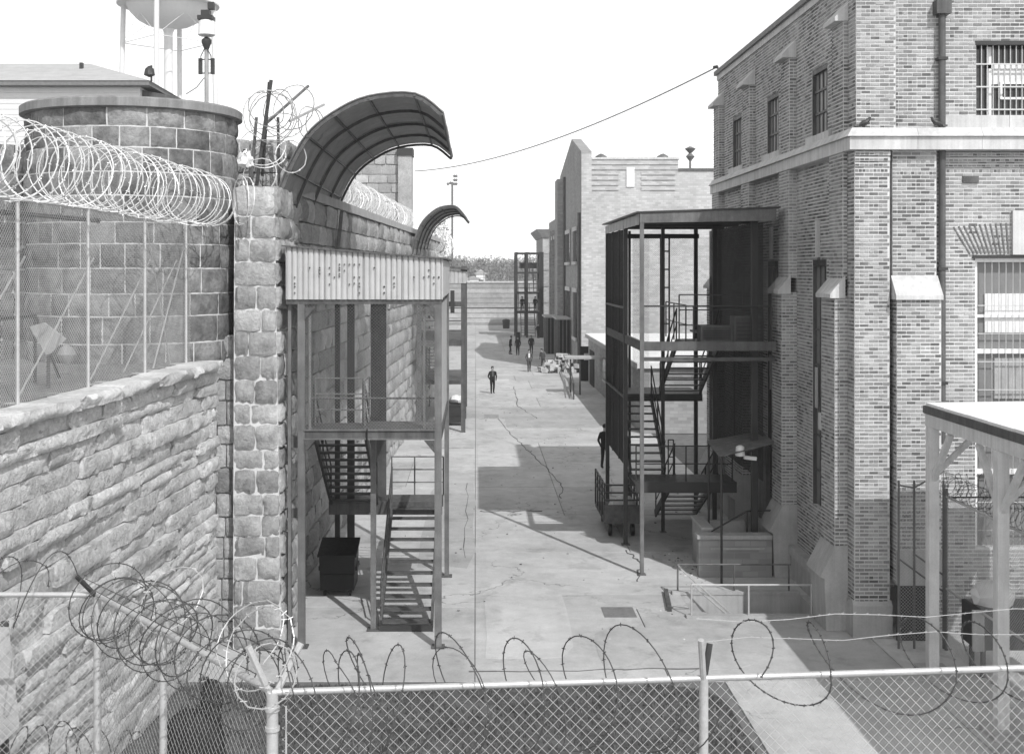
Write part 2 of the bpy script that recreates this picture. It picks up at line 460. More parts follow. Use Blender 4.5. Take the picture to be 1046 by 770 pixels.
for x in (5.0, 6.4, 7.75): railo('post', [(x, 30.3, .02), (x, 30.3, .72)], .022, STEEL_L, areaway)
railo('rail', [(5.0, 30.25, .72), (5.02, 29.9, .7), (6.6, 29.7, -.7)], .022, GALV, areaway)
railo('rail', [(4.98, 28.3, .74), (5.02, 28.5, .72), (6.6, 28.6, -.7)], .022, GALV, areaway)

# repair patches, tar seams and scattered grit on the street
PATCH = [mk_concrete('patch_pale', .44, False, .0), mk_concrete('patch_dark', .3, False, .0), mk_concrete('patch_mid', .355, False, .0)]
TAR = mk('tar_seam', .1, .8, .3, 4)
for (x0, x1, y0, y1, k) in ((.06, 1.5, 49.8, 56.5, 0), (-1.6, -.05, 33.0, 46.0, 2), (1.6, 6.9, 62.0, 70.5, 2), (.1, 2.4, 84, 90, 0), (-2.4, -.1, 48.5, 55, 0), (2.6, 5.6, 24.6, 27.4, 2), (.2, 2.1, 25.2, 30.5, 0)):
    m = MB(); n = 14; ring = []
    for i in range(n):
        f = i/n*4; e = int(f); u = f-e
        p = [(x0+(x1-x0)*u, y0), (x1, y0+(y1-y0)*u), (x1-(x1-x0)*u, y1), (x0, y1-(y1-y0)*u)][e]; ring.append((p[0]+rnd.uniform(-.05, .05), p[1]+rnd.uniform(-.12, .12)))
    m.prism(ring, 'Z', -.02, .003); m.build('repair_patch', PATCH[k], street)
def seam(pts, w=.05):
    m = MB(); q = []
    for (a, b) in zip(pts[:-1], pts[1:]):
        for i in range(9): f = i/9; q.append((a[0]+(b[0]-a[0])*f+rnd.uniform(-.07, .07), a[1]+(b[1]-a[1])*f+rnd.uniform(-.1, .1)))
    q.append(pts[-1])
    for (a, b) in zip(q[:-1], q[1:]): m.bar((a[0], a[1], -.004), (b[0], b[1], -.004), w*rnd.uniform(.4, 1.2), .02)
    m.build('tar_seam', TAR, street)
seam([(1.2, 66), (1.9, 58), (2.6, 52), (3.2, 46), (3.0, 43)], .04); seam([(-2.5, 55.2), (-.1, 55.0)], .06); seam([(-.3, 34), (-.32, 46)], .03); seam([(2.6, 84), (2.5, 72), (3.3, 66)], .05); seam([(.1, 40.6), (2.2, 40.7)], .09); seam([(-.1, 24.4), (4.6, 24.6)], .05); seam([(4.2, 31.5), (4.5, 33.5), (4.3, 35)], .05)
m = MB()
for k in range(260):
    if k < 70: x, y = rnd.gauss(5.75, .25), rnd.gauss(33, .9)
    else: x, y = rnd.uniform(-3.5, 7.5), rnd.uniform(24.5, 75)
    if PIT[0]-.3 < x < PIT[1] and PIT[2]-.3 < y < PIT[3]+.3: continue
    s_ = rnd.uniform(.015, .05); a = rnd.uniform(0, 3); dx, dy = math.cos(a)*s_, math.sin(a)*s_
    m.hexa([(x-dx, y-dy, 0), (x+dy, y-dx, 0), (x+dx, y+dy, 0), (x-dy, y+dx, 0), (x-dx*.7, y-dy*.7, s_*.5), (x+dy*.6, y-dx*.6, s_*.6), (x+dx*.6, y+dy*.7, s_*.4), (x-dy*.7, y+dx*.6, s_*.5)])
tag(m.build('grit', mk('grit', .3, .9, .3, 3, orand=.8), None, fix=False), 'small scattered grit and litter on the paving', 'litter', kind='stuff')

# iron plates and covers set in the street
def plate(name, px, py, wx, wy, label, mat=PLATE):
    Y = 8*FPX/(py-CY); X = XP(px, Y)
    tag(MB().box(X-wx/2, X+wx/2, Y-wy/2, Y+wy/2, -.004, .006).build(name, mat), label, 'cover')
plate('grating', 632, 625, .75, .85, 'dark rectangular iron grating flush in the paving before the lawn')
plate('drain_cover', 502, 425, .8, 1.6, 'small pale drain cover in the street near the standing man', mk('pale_iron', .27, .8))
tag(MB().bar((4.55, 28.7, .05), (4.72, 30.4, .05), .1, .1).build('steel_channel', STEEL), 'short dark steel channel lying on the paving beside the stairwell', 'channel')

# ------------------------------------------------------------------ stones
def stone_mesh(name, seed, nx=5, nz=4, bulge=.05, rough=.02, depth=.14, round_=.03, ragged=0.0):
    r = random.Random(seed); m = MB()
    ix = lambda i, k: k*nx+i
    for k in range(nz):
        for i in range(nx):
            u = i/(nx-1); w = k/(nz-1)
            edge = i in (0, nx-1) or k in (0, nz-1)
            corner = i in (0, nx-1) and k in (0, nz-1)
            uu = u + (r.uniform(-.05, .05) if 0 < i < nx-1 else (round_*.5 if corner else 0)*(1 if i == 0 else -1) + r.uniform(-.006, .012)*(1 if i == 0 else -1))
            ww = w + (r.uniform(-.05, .05) if 0 < k < nz-1 else (round_ if corner else 0)*(1 if k == 0 else -1) + r.uniform(-.006, .02)*(1 if k == 0 else -1))
            if ragged and edge: uu += r.uniform(-ragged, ragged); ww += r.uniform(-ragged, ragged)*2
            y = -r.uniform(0, rough) if edge else -bulge*r.uniform(.55, 1.2) - r.uniform(0, rough)
            m.v.append((uu, y, ww))
    for k in range(nz-1):
        for i in range(nx-1): m.f.append((ix(i,k), ix(i+1,k), ix(i+1,k+1), ix(i,k+1)))
    ring = [ix(i,0) for i in range(nx)] + [ix(nx-1,k) for k in range(1,nz)] + [ix(i,nz-1) for i in range(nx-2,-1,-1)] + [ix(0,k) for k in range(nz-2,0,-1)]
    b = len(m.v)
    for j in ring: m.v.append((m.v[j][0], depth, m.v[j][2]))
    for j in range(len(ring)):
        j2 = (j+1) % len(ring); m.f.append((ring[j2], ring[j], b+j, b+j2))
    me = m.mesh(name); me.polygons.foreach_set('use_smooth', [True]*len(me.polygons)); me.set_sharp_from_angle(angle=R(26))
    return me, m
def variants(name, mat, k, **kw):
    out = []
    for i in range(k):
        me, mb = stone_mesh(name, 100+i*7+len(name), **kw); me.materials.append(mat); out.append((me, mb))
    return out
def lay(parent, origin, ang, length, z0, courses, wr, var, gap=.02, name='stone', joined=None, jit=.01, skip=None, start=0.0, taper=None):
    """courses of blocks along direction ang from origin; the face looks to the right of... local -Y"""
    ca, sa = math.cos(ang), math.sin(ang); z = z0; n = 0
    for ci, h in enumerate(courses):
        u = start; off = rnd.uniform(.3, 1)
        while u < length-.02:
            w = rnd.uniform(*wr) * (off if u == start else 1)
            if length - (u+w) < wr[0]*.45: w = length-u
            w = min(w, length-u)
            if not (skip and skip(u, u+w, z, z+h)):
                me, mb = rnd.choice(var); jy = rnd.uniform(-jit, jit)
                tp = taper(z+h/2) if taper else 0.0
                x = origin[0] + ca*(u+gap/2) + sa*(jy+tp)*1; y = origin[1] + sa*(u+gap/2) - ca*(jy+tp)
                sx, sz = w-gap, h-gap
                flip = rnd.random() < .5
                if joined is None:
                    if flip: inst(name, me, (x+ca*sx, y+sa*sx, z+sz+gap/2), ang, (-sx, 1, -sz), parent)
                    else: inst(name, me, (x, y, z+gap/2), ang, (sx, 1, sz), parent)
                else:
                    b = len(joined.v)
                    for (vx, vy, vz) in mb.v:
                        if flip: vx, vz = 1-vx, 1-vz
                        joined.v.append((x+ca*vx*sx-sa*vy, y+sa*vx*sx+ca*vy, z+gap/2+vz*sz))
                    joined.f += [tuple(b+i for i in f) for f in mb.f]
                n += 1
            u += w
        z += h
    return n
def courses(z0, z1, a, b):
    out = []; z = z0
    while z < z1-.01:
        h = rnd.uniform(a, b)
        if z1-(z+h) < a*.6: h = z1-z
        out.append(h); z += h
    return out

V_TOWER = variants('tower_block', TOWER_ST, 10, bulge=.035, rough=.02, depth=.25)
V_PIER = variants('pier_block', PIER_ST, 14, nx=6, nz=5, bulge=.05, rough=.06, depth=.2, round_=.04, ragged=.016)
V_ROCK = variants('rock_block', ROCK, 14, nx=8, nz=4, bulge=.03, rough=.06, depth=.28, ragged=.018)
V_WALL = variants('wall_block', WALL_ST, 10, bulge=.07, rough=.04, depth=.2)
V_FAR = variants('far_block', FAR_ST, 8, nx=4, nz=3, bulge=.05, rough=.03, depth=.15)

# low rock-faced wall on the left with its walkway on top
LA = Vector((-6.78, 7.0)); LB = Vector((-5.5, 25.9)); ld = (LB-LA).normalized(); LANG = math.atan2(ld.y, ld.x); LLEN = (LB-LA).length
LTOP = 6.12
low = thing('retaining_wall', (-6, 16, 0), 'low pale rock-faced stone wall carrying the fenced walkway at left', 'wall')
def lowpt(t, out=0.0, z=0.0):
    p = LA + ld*t; nrm = Vector((ld.y, -ld.x)); q = p + nrm*out; return Vector((q.x, q.y, z))
m = MB()
a0, a1, b0, b1 = lowpt(0, -.06), lowpt(LLEN, -.06), lowpt(0, -4.5), lowpt(LLEN, -4.5)
m.hexa([a0, a1, b1, b0] + [p + Vector((0, 0, LTOP-.08)) for p in (a0, a1, b1, b0)])
m.build('core', MORTAR_D, low)
lay(low, LA, LANG, LLEN, 0.0, courses(0, LTOP-.22, .17, .36), (.7, 2.7), V_ROCK, gap=.006, jit=.06)
lay(low, LA + Vector((ld.y, -ld.x))*.12, LANG, LLEN, LTOP-.22, [.22], (.7, 1.9), variants('coping_block', COPE, 8, nx=8, nz=4, bulge=.04, rough=.1, depth=.7, ragged=.02), gap=.02, name='coping_stone', jit=.03)
m = MB(); p = [lowpt(0, -.4), lowpt(LLEN, -.4), lowpt(LLEN, -4.4), lowpt(0, -4.4)]
m.hexa([q + Vector((0, 0, LTOP-.1)) for q in p] + [q + Vector((0, 0, LTOP-.01)) for q in p]); m.build('walkway', mk('walkway_tar', .16, .9, .3, 2, 20, .15), low)

# short return and the tall pier at the street corner
ret = thing('wall_return', (-5.4, 26.3, 0), 'narrow grey stone return between the low wall and the tall pier', 'wall')
boxo('core', (-5.68, -5.02, 26.36, 28.0, 0, 6.6), MORTAR_D, ret)
lay(ret, (-5.72, 26.3), 0, .72, 0, courses(0, 6.6, .4, .55), (.3, .5), variants('return_block', WALL_ST, 6, bulge=.05, rough=.03, depth=.2), gap=.02)
pier = thing('stone_pier', (-4.6, 26.8, 0), 'tall pier of squared stones with white mortar joints beside the stair cage', 'pier')
tp = lambda z: .16*max(0, 1-z/9.75)
m = MB(); m.hexa([(-5.13,25.845,0),(-4.115,25.845,0),(-4.115,28.4,0),(-5.13,28.4,0),(-5.13,26.005,9.75),(-4.275,26.005,9.75),(-4.275,28.4,9.75),(-5.13,28.4,9.75)])
m.build('core', MORTAR, pier)
cs = courses(0, 9.8, .42, .54)
zc = 0
for h in cs:
    lay(pier, (-5.12, 26.0), 0, .86+tp(zc+h/2), zc, [h], (.5, .9), V_PIER, gap=.034, jit=.025, taper=tp); zc += h
lay(pier, (-4.26, 25.95), R(90), 2.4, 0, cs, (.6, .95), V_PIER, gap=.034, jit=.025, taper=tp)

# round tower
tower = thing('round_tower', (-7.53, 26.9, LTOP), 'round tower of large dark squared stones with a flat cap ring', 'tower')
TC, TR = Vector((-7.53, 26.9)), 2.2
MB().lathe([(TR+.012, 6.0), (TR+.012, 11.3)], (TC.x, TC.y, 0), 48).build('core', MORTAR, tower, True)
def curved_stone(a0, a1, z0, z1, nx=7, nz=5):
    m = MB(); ix = lambda i, k: k*nx+i
    for k in range(nz):
        for i in range(nx):
            ed = i in (0, nx-1) or k in (0, nz-1)
            an = a0+(a1-a0)*(i/(nx-1)+(rnd.uniform(-.05, .05) if 0 < i < nx-1 else rnd.uniform(-.008, .008))); zz = z0+(z1-z0)*(k/(nz-1)+(rnd.uniform(-.06, .06) if 0 < k < nz-1 else rnd.uniform(-.012, .012)))
            r_ = TR+(rnd.uniform(.012, .028) if ed else rnd.uniform(.03, .075)); m.v.append((TC.x+r_*math.cos(an), TC.y+r_*math.sin(an), zz))
    for k in range(nz-1):
        for i in range(nx-1): m.f.append((ix(i,k), ix(i+1,k), ix(i+1,k+1), ix(i,k+1)))
    ring = [ix(i,0) for i in range(nx)] + [ix(nx-1,k) for k in range(1,nz)] + [ix(i,nz-1) for i in range(nx-2,-1,-1)] + [ix(0,k) for k in range(nz-2,0,-1)]
    b = len(m.v)
    for j in ring:
        p = Vector(m.v[j]); q = Vector((p.x-TC.x, p.y-TC.y, 0)).normalized()*.12; m.v.append(tuple(p-q))
    for j in range(len(ring)): j2 = (j+1) % len(ring); m.f.append((ring[j2], ring[j], b+j, b+j2))
    return m.build('stone', TOWER_ST, tower, True, fix=False)
z = 6.0; cs = [.5, .56, .46, .52, .5, .44, .54, .48, .5, .42, .42]
for h in cs:
    a = R(185) + rnd.uniform(0, .2)
    while a < R(400):
        wa = rnd.uniform(.18, .44)
        curved_stone(a+.007, a+wa-.007, z+.016, z+h-.016)
        a += wa
    z += h
MB().lathe([(TR+.08, 11.29), (TR+.16, 11.31), (TR+.16, 11.47), (TR+.1, 11.51), (.2, 11.57)], (TC.x, TC.y, 0), 64).build('cap', CAPST, tower, True)
# curtain wall left of the tower
cur = thing('curtain_wall', (-13, 28, LTOP), 'dark stone wall running left from the round tower behind the razor coil', 'wall')
boxo('core', (-22, -9.2, 28.06, 28.9, 0, 10.85), MORTAR, cur)
lay(cur, (-13.2, 28.0), 0, 4.2, 5.8, courses(5.8, 10.9, .5, .62), (.6, 1.2), V_TOWER, gap=.03)
# masonry behind the pier that joins tower and street wall
nb = thing('stone_bastion', (-5.2, 29, 0), 'weathered stone block behind the razor wire between tower and curved hood', 'bastion')
boxo('core', (-6.4, -4.48, 28.46, 30.4, 0, 11.0), MORTAR_D, nb)
lay(nb, (-6.4, 28.4), 0, 1.9, 6.0, courses(6.0, 11.05, .45, .6), (.5, .9), V_WALL, gap=.03)
lay(nb, (-4.42, 28.45), R(90), 1.9, 0, courses(0, 11.05, .45, .6), (.5, .9), V_WALL, gap=.03)

# long wall along the left side of the street
SA = Vector((-4.46, 30.4)); SB = Vector((-2.3, 84.4)); sd = (SB-SA).normalized(); SANG = math.atan2(sd.y, sd.x); SLEN = (SB-SA).length
STOP = 9.85
swall = thing('street_wall', (-4, 50, 0), 'long rough stone wall with coping running down the left of the street', 'wall')
def swp(t, out=0.0, z=0.0):
    p = SA + sd*t + Vector((sd.y, -sd.x))*out; return Vector((p.x, p.y, z))
p = [swp(0, -.06), swp(SLEN, -.06), swp(SLEN, -1.0), swp(0, -1.0)]
MB().hexa(p + [q + Vector((0, 0, STOP-.02)) for q in p]).build('core', MORTAR_D, swall)
cs = courses(0, STOP-.01, .5, .66)
lay(swall, SA, SANG, 15.5, 0, cs, (.7, 1.4), V_WALL, gap=.03, jit=.04)
m = MB(); s2 = SA + sd*15.5
lay(swall, s2, SANG, SLEN-15.5, 0, cs, (.7, 1.4), V_WALL, gap=.03, jit=.04, joined=m)
tag(m.build('far_stones', WALL_ST, swall, True), kind='stuff')
m = MB(); p = [swp(0, .1), swp(SLEN, .1), swp(SLEN, -1.1), swp(0, -1.1)]
m.hexa([q + Vector((0, 0, STOP)) for q in p] + [q + Vector((0, 0, STOP+.25)) for q in p]); m.build('coping', LIME_D, swall)

# second turret behind the long wall
tur = thing('far_turret', (-6, 74, 0), 'tall pale rubble-stone turret rising behind the long wall', 'turret')
boxo('core', (-12, -3.95, 72.06, 77, 8, 15.0), MORTAR_D, tur)
lay(tur, (-9.2, 72), 0, 5.3, 9, courses(9, 15.1, .45, .6), (.6, 1.2), V_FAR, gap=.04, jit=.04)
boxo('chimney', (-4.55, -3.75, 71.6, 73.0, 8.5, 15.0), FAR_ST, tur)
boxo('chimney_cap', (-4.62, -3.68, 71.52, 73.08, 14.7, 15.15), STEEL_D, tur)

# wall closing the far end of the street
fw = thing('end_wall', (5, 178, 0), 'pale wall closing the far end of the street', 'wall')
boxo('wall', (-30, 30, 178, 179, 0, 6.15), FAR_ST, fw)
boxo('ledge', (-30, 30, 177.8, 178, 2.6, 2.85), LIME_D, fw)
boxo('coping', (-30, 30, 177.85, 179.2, 6.15, 6.4), LIME, fw)
for k in range(8):
    boxo('course', (-30, 30, 177.94, 178, .35+k*.72, .95+k*.72) if not 2.2 < .35+k*.72 < 2.9 else (-30, 30, 177.94, 178, 2.86, 3.1), FAR_ST, fw)
ff = thing('far_fence', (0, 179.4, 6.4), 'thin wire fence on top of the end wall', 'fence')
for k in range(13): bar('post', (-12+k*2.2, 179.3, 6.3), (-12+k*2.2, 179.3, 8.5), .1, STEEL_L, ff)
for z in (6.9, 7.7, 8.5): bar('rail', (-12, 179.3, z), (14.4, 179.3, z), .06, STEEL_L, ff)
# ------------------------------------------------------------------ wire work
def chainlink(m, p0, p1, z0, z1, pitch=.0707, r=.0022, drop=0.0):
    """diagonal wires clipped to an upright panel from p0 to p1 (drop: height change along it)"""
    p0 = Vector((p0[0], p0[1], 0)); p1 = Vector((p1[0], p1[1], 0)); L = (p1-p0).length; u = (p1-p0)/L; H = z1-z0
    nrm = Vector((u.y, -u.x, 0))
    P = lambda a, z, k: p0 + u*a + nrm*(.004*k) + Vector((0, 0, z0+z+drop*a/L))
    n = int((L+H)/pitch)+1
    for i in range(n+1):
        c = -H + i*pitch                                  # a - z = c
        a0 = max(0, c); z_0 = a0-c; a1 = min(L, c+H); z_1 = a1-c
        if a1-a0 > .01: m.wire(P(a0, z_0, 1), P(a1, z_1, 1), r)
        c2 = i*pitch                                      # a + z = c2
        a0 = max(0, c2-H); a1 = min(L, c2)
        if a1-a0 > .01: m.wire(P(a0, c2-a0, -1), P(a1, c2-a1, -1), r)
    return m
def coil(m, pts, rad, gap, r, seg=22, jr=.1, js=.3, tilt=.25, n=4, barbs=0, bl=.03, squash=1.0, seed=1, lean=0.0):
    g = random.Random(seed); pts = [Vector(p) for p in pts]
    acc = [0.0]
    for a, b in zip(pts[:-1], pts[1:]): acc.append(acc[-1]+(b-a).length)
    L = acc[-1]; loops = max(1, int(L/gap))
    def at(t):
        t = max(0, min(L, t))
        for i in range(len(acc)-1):
            if t <= acc[i+1] or i == len(acc)-2:
                f = (t-acc[i])/max(1e-6, acc[i+1]-acc[i]); d_ = (pts[i+1]-pts[i]).normalized(); return pts[i].lerp(pts[i+1], f), d_
    line = []
    rr = [rad*g.uniform(1-jr, 1+jr) for _ in range(loops+2)]
    ti = [g.uniform(-tilt, tilt) for _ in range(loops+2)]; so = [g.uniform(-js, js)*gap for _ in range(loops+2)]
    dz = [g.uniform(-jr, jr)*rad*.5 for _ in range(loops+2)]
    for i in range(loops*seg+1):
        k = i/seg; j = int(k); f = k-j
        mixv = lambda arr: arr[j]*(1-f)+arr[min(j+1, loops+1)]*f
        c, d_ = at(k*gap+mixv(so)); side = d_.cross(Vector((0,0,1))).normalized()
        an = 2*math.pi*k; R_ = mixv(rr)
        line.append(c + side*(R_*math.cos(an)) + Vector((0,0,R_*squash*math.sin(an)+mixv(dz))) + d_*(R_*mixv(ti)*math.sin(an)) + d_*(R_*lean*math.cos(an)))
    m.tube(line, r, n, caps=False)
    if barbs:
        for i in range(0, len(line)-1, barbs):
            p = line[i]; t = (line[i+1]-p).normalized(); a = t.orthogonal().normalized(); b = t.cross(a)
            an = g.uniform(0, 6.28); q = (a*math.cos(an)+b*math.sin(an))*bl
            m.wire(p-q, p+q, r*.8)
            q2 = (a*math.cos(an+1.6)+b*math.sin(an+1.6)+t*.6)*bl*.8; m.wire(p-q2, p+q2, r*.8)
    return m

# fence on the left walkway
wf = thing('walkway_fence', (-6, 16, LTOP), 'tall chain-link fence along the left walkway in front of the round tower', 'fence')
FT = 9.0
def tpx(px, out=-.38):
    k = (px-CX)/FPX; o_ = lowpt(0, out); return (k*o_.y-o_.x)/(ld.x-k*ld.y)
tpost = [4.6]+[tpx(q) for q in (18, 90, 148, 190, 226)]
for t in tpost:
    railo('post', [lowpt(t, -.38, LTOP-.05), lowpt(t, -.38, FT+.05)], .03, GALV, wf, 8)
railo('rail', [lowpt(1, -.38, FT), lowpt(LLEN-.1, -.38, FT)], .028, GALV, wf)
for t in (7.2, 9.6, 12.2, 15.0, 16.6):
    railo('brace', [lowpt(t-1.1, -.75, LTOP), lowpt(t+1.0, -.42, 8.2)], .016, GALV, wf)
railo('brace', [lowpt(16.3, -.6, 8.9), lowpt(17.6, -.55, LTOP)], .014, GALV, wf)
railo('brace', [lowpt(16.4, -.5, LTOP), lowpt(18.2, -.45, 8.5)], .018, GALV, wf)
m = MB(); a = lowpt(1, -.38); b = lowpt(LLEN-.1, -.38); chainlink(m, a, b, LTOP, FT, .0707, .0032)
tag(m.build('wire_mesh', MESHW, wf, fix=False), kind='stuff')
m = MB(); coil(m, [lowpt(3.0, -.3, 9.62), lowpt(8, -.3, 9.55), lowpt(13, -.3, 9.55), lowpt(19.1, -.1, 9.45)], .55, .42, .0105, 26, .06, .2, .12, 4, 2, .028, seed=3)
coil(m, [lowpt(3.0, -.3, 9.5), lowpt(9, -.3, 9.48), lowpt(19.1, -.1, 9.45)], .5, .7, .008, 24, .08, .4, .3, 4, 3, .022, seed=5)
tag(m.build('razor_coil', RAZOR, None, fix=False), 'long bright razor-wire coil on top of the left walkway fence', 'razor wire')

# handrail, searchlight and inner frames on the walkway
hr = thing('walkway_handrail', lowpt(13, -1.6, LTOP), 'dark pipe handrail on the walkway behind the chain-link fence', 'handrail')
for t in (8.6, 11.0, 13.4): railo('post', [lowpt(t, -1.5, LTOP), lowpt(t, -1.5, LTOP+1.15)], .03, STEEL_D, hr)
railo('rail', [lowpt(5, -1.5, LTOP+1.12), lowpt(13.4, -1.5, LTOP+1.12)], .03, STEEL_D, hr)
railo('brace', [lowpt(13.4, -1.5, LTOP+1.12), lowpt(14.4, -1.5, LTOP)], .03, STEEL_D, hr)
railo('upright', [lowpt(11.0, -1.5, LTOP), lowpt(11.0, -1.5, 8.9)], .04, STEEL_D, hr)
railo('crossbar', [lowpt(11.0, -1.5, 8.9), lowpt(15.2, -1.1, 8.9)], .045, STEEL_D, hr)
sp = W(48, 356, 19.5)
sl = thing('sheet_on_stand', (sp.x, sp.y, LTOP), 'pale bent sheet on a dark stand behind the walkway fence', 'sheet')
railo('stand', [(sp.x, sp.y+.06, LTOP), (sp.x, sp.y+.06, sp.z-.1)], .03, STEEL_D, sl, 8)
c4 = [W(30, 334, 19.4), W(45, 330, 19.5), W(67, 347, 19.7), W(48, 364, 19.6)]
MB().hexa(c4+[p+Vector((.01, .025, .01)) for p in c4]).build('sheet', CORR, sl)
m = MB(); m.lathe([(.02, -.16), (.11, -.1), (.15, 0), (.11, .1), (.02, .16)], W(68, 362, 19.75), 12); m.build('bundle', ANTR, sl, True)

# coil tangle and Y-brackets between tower and hood
tg = thing('razor_wire_tangle', (-5.0, 27.4, 9.8), 'tangled razor wire loops on brackets between the tower and the curved hood', 'razor wire')
bar('bracket', W(262, 190, 27.0), W(277, 82, 27.0), .07, STEEL_D, tg); bar('bracket', W(268, 180, 27.2), W(275, 84, 27.1), .05, STEEL_D, tg)
bar('bracket', W(256, 190, 27.0), W(262, 120, 27.0), .06, STEEL, tg)
bar('bracket_arm', W(270, 128, 27.3), W(315, 88, 29.0), .05, STEEL_L, tg); bar('bracket_arm', W(296, 124, 27.3), W(331, 107, 28.8), .05, GALV, tg)
bar('bracket', W(285, 190, 27.8), W(284, 120, 27.8), .06, STEEL, tg)
def loop(m, c, rad, n1, r, seed, barbs=2, sq=1.0):
    g = random.Random(seed); n1 = Vector(n1).normalized(); a = n1.orthogonal().normalized(); b = n1.cross(a)
    line = [Vector(c)+a*(rad*math.cos(t)*g.uniform(.97, 1.03))+b*(rad*sq*math.sin(t)*g.uniform(.97, 1.03)) for t in [2*math.pi*k/26 for k in range(26)]]
    m.tube(line, r, 4, True)
    for i in range(0, 26, barbs):
        q = a*g.uniform(-.03, .03)+b*g.uniform(-.03, .03)+n1*.02; m.wire(line[i]-q*.6, line[i]+q*.6, r*.8)
m = MB()
for i, (px, py, Y, rad, nn) in enumerate([(275, 118, 26.6, .56, (.25,-1,.1)), (279, 121, 26.9, .55, (-.2,-1,.15)), (277, 117, 27.2, .5, (.5,-1,-.2)), (300, 110, 27.6, .52, (-.4,-1,.2)), (272, 112, 26.8, .42, (.7,-1,.4)), (284, 112, 27.3, .45, (-.7,-1,.1)), (290, 128, 27.3, .4, (.2,-1,.9)), (316, 126, 28.2, .38, (.9,-.6,0)), (322, 128, 28.4, .36, (.9,-.5,0)), (268, 150, 26.8, .5, (.1,-1,.6)), (272, 160, 27, .42, (0,-.7,.8)), (297, 160, 27.2, .36, (.5,-1,.1)), (265, 180, 26.4, .4, (-.3,-1,.2)), (250, 205, 25.8, .5, (-.9,-.6,.1)), (246, 205, 25.6, .52, (-.9,-.5,.0))]):
    m = MB(); loop(m, W(px, py, Y), rad, nn, .012, 40+i); m.build('razor_loop', TANGLE if py < 135 else RAZOR, tg, fix=False)
cl = MB(); rr_ = random.Random(4); cc = W(251, 163, 26.3)
cl.lathe([(.03, -.16), (.1, -.12), (.14, -.06), (.15, 0), (.12, .05), (.1, .09), (.07, .14), (.02, .18)], cc, 13)
cl.v = [(x+rr_.uniform(-.06, .06), y+rr_.uniform(-.05, .05), z+rr_.uniform(-.06, .06)) for x, y, z in cl.v]
tag(cl.build('snagged_bag', WHITE, None, True), 'white plastic bag snagged in the razor wire beside the round tower', 'bag')

# coil along the long street wall
m = MB(); coil(m, [swp(6.8, -.45, STOP+.75), swp(20, -.45, STOP+.75), swp(33, -.45, STOP+.75)], .56, .5, .01, 20, .1, .3, .2, 4, 3, .03, seed=9)
coil(m, [swp(7.5, -.4, STOP+.6), swp(33, -.4, STOP+.6)], .45, .8, .009, 18, .1, .3, .3, 4, 3, .03, seed=10)
tag(m.build('razor_coil', RAZOR, None, fix=False), 'bright razor-wire coil on the long street wall behind the curved hood', 'razor wire')

# ------------------------------------------------------------------ near fence below the camera
nf = thing('near_fence', (1, 7.6, 3.0), 'near chain-link fence with bright top rail across the bottom of the view', 'fence')
FZ = 5.43
C0 = Vector((-1.24, 7.46, FZ)); C1 = Vector((4.2, 7.92, FZ+.02)); CL = Vector((-3.0, 9.7, FZ)); CLL = Vector((-6.15, 9.72, FZ))
railo('top_rail', [C0, C1], .021, GALV, nf, 10)
def fpost(p, name='post', r=.027): return railo(name, [Vector((p.x, p.y, 2.6)), p+Vector((0,0,.0))], r, GALV, nf, 10)
fpost(C0, r=.036)
pm = C0.lerp(C1, .491); fpost(pm, r=.03); fpost(C1)
railo('arm', [pm+Vector((0,0,-.03)), pm+Vector((-.035,-.1,.27))], .02, GALV, nf, 8)
railo('arm', [pm+Vector((0,0,-.03)), pm+Vector((.05,.06,.2))], .02, STEEL_D, nf, 8)
for z in (-.1, -.22): m = MB().lathe([(.046, -.012), (.046, .012)], C0+Vector((0,0,z)), 12); m.build('band', GALV, nf, True)
m = MB(); chainlink(m, C0+Vector((.06, 0, 0)), C1, 2.6, FZ-.01, .0707, .0019); tag(m.build('wire_mesh', MESHW, nf, fix=False), kind='stuff')
railo('tension_bar', [C0+Vector((.085,-.01,-.08)), C0+Vector((.085,-.01,-2.4))], .006, GALV, nf)
fwl = thing('fence_wall', (1, 7.7, 0), 'concrete wall carrying the near chain-link fence', 'wall')
for (a, b, z) in ((C0, C1, 2.62), (C0, CL, 2.21), (CL, CLL, 2.21)):
    bar('wall_length', Vector((a.x, a.y, z/2)), Vector((b.x, b.y, z/2)), .3, CONC2, fwl, z)
sf = thing('side_fence', (-2.2, 8.6, 3.0), 'side run of chain-link fence angling away to the left wall', 'fence')
railo('top_rail', [C0+Vector((-.02,.03,0)), CL], .024, GALV, sf, 10)
railo('top_rail', [CL, CLL], .021, GALV, sf, 10)
for f, r in ((.56, .027), (1, .03)):
    p = C0.lerp(CL, f); railo('post', [Vector((p.x, p.y, 2.2)), p], r, GALV, sf, 10)
railo('arm', [C0+Vector((0,0,-.05)), C0+Vector((-.14,-.04,.29))], .022, GALV, sf, 8)
railo('arm', [C0+Vector((0,0,-.05)), C0+Vector((.16,.1,.27))], .022, GALV, sf, 8)
railo('arm', [CL+Vector((0,0,-.02)), CL+Vector((-.13,-.1,.17))], .02, STEEL_D, sf, 8)
m = MB(); chainlink(m, C0+Vector((-.05,.06,0)), CL, 2.2, FZ-.01, .0707, .0019); chainlink(m, CL, CLL, 2.2, FZ-.01, .0707, .0019)
tag(m.build('wire_mesh', MESHW, sf, fix=False), kind='stuff')
for z in (.12, .2):
    railo('strand', [C0+Vector((-.1,-.02,z)), CL+Vector((-.08,-.05,z*.7))], .003, BARB, sf, 4)
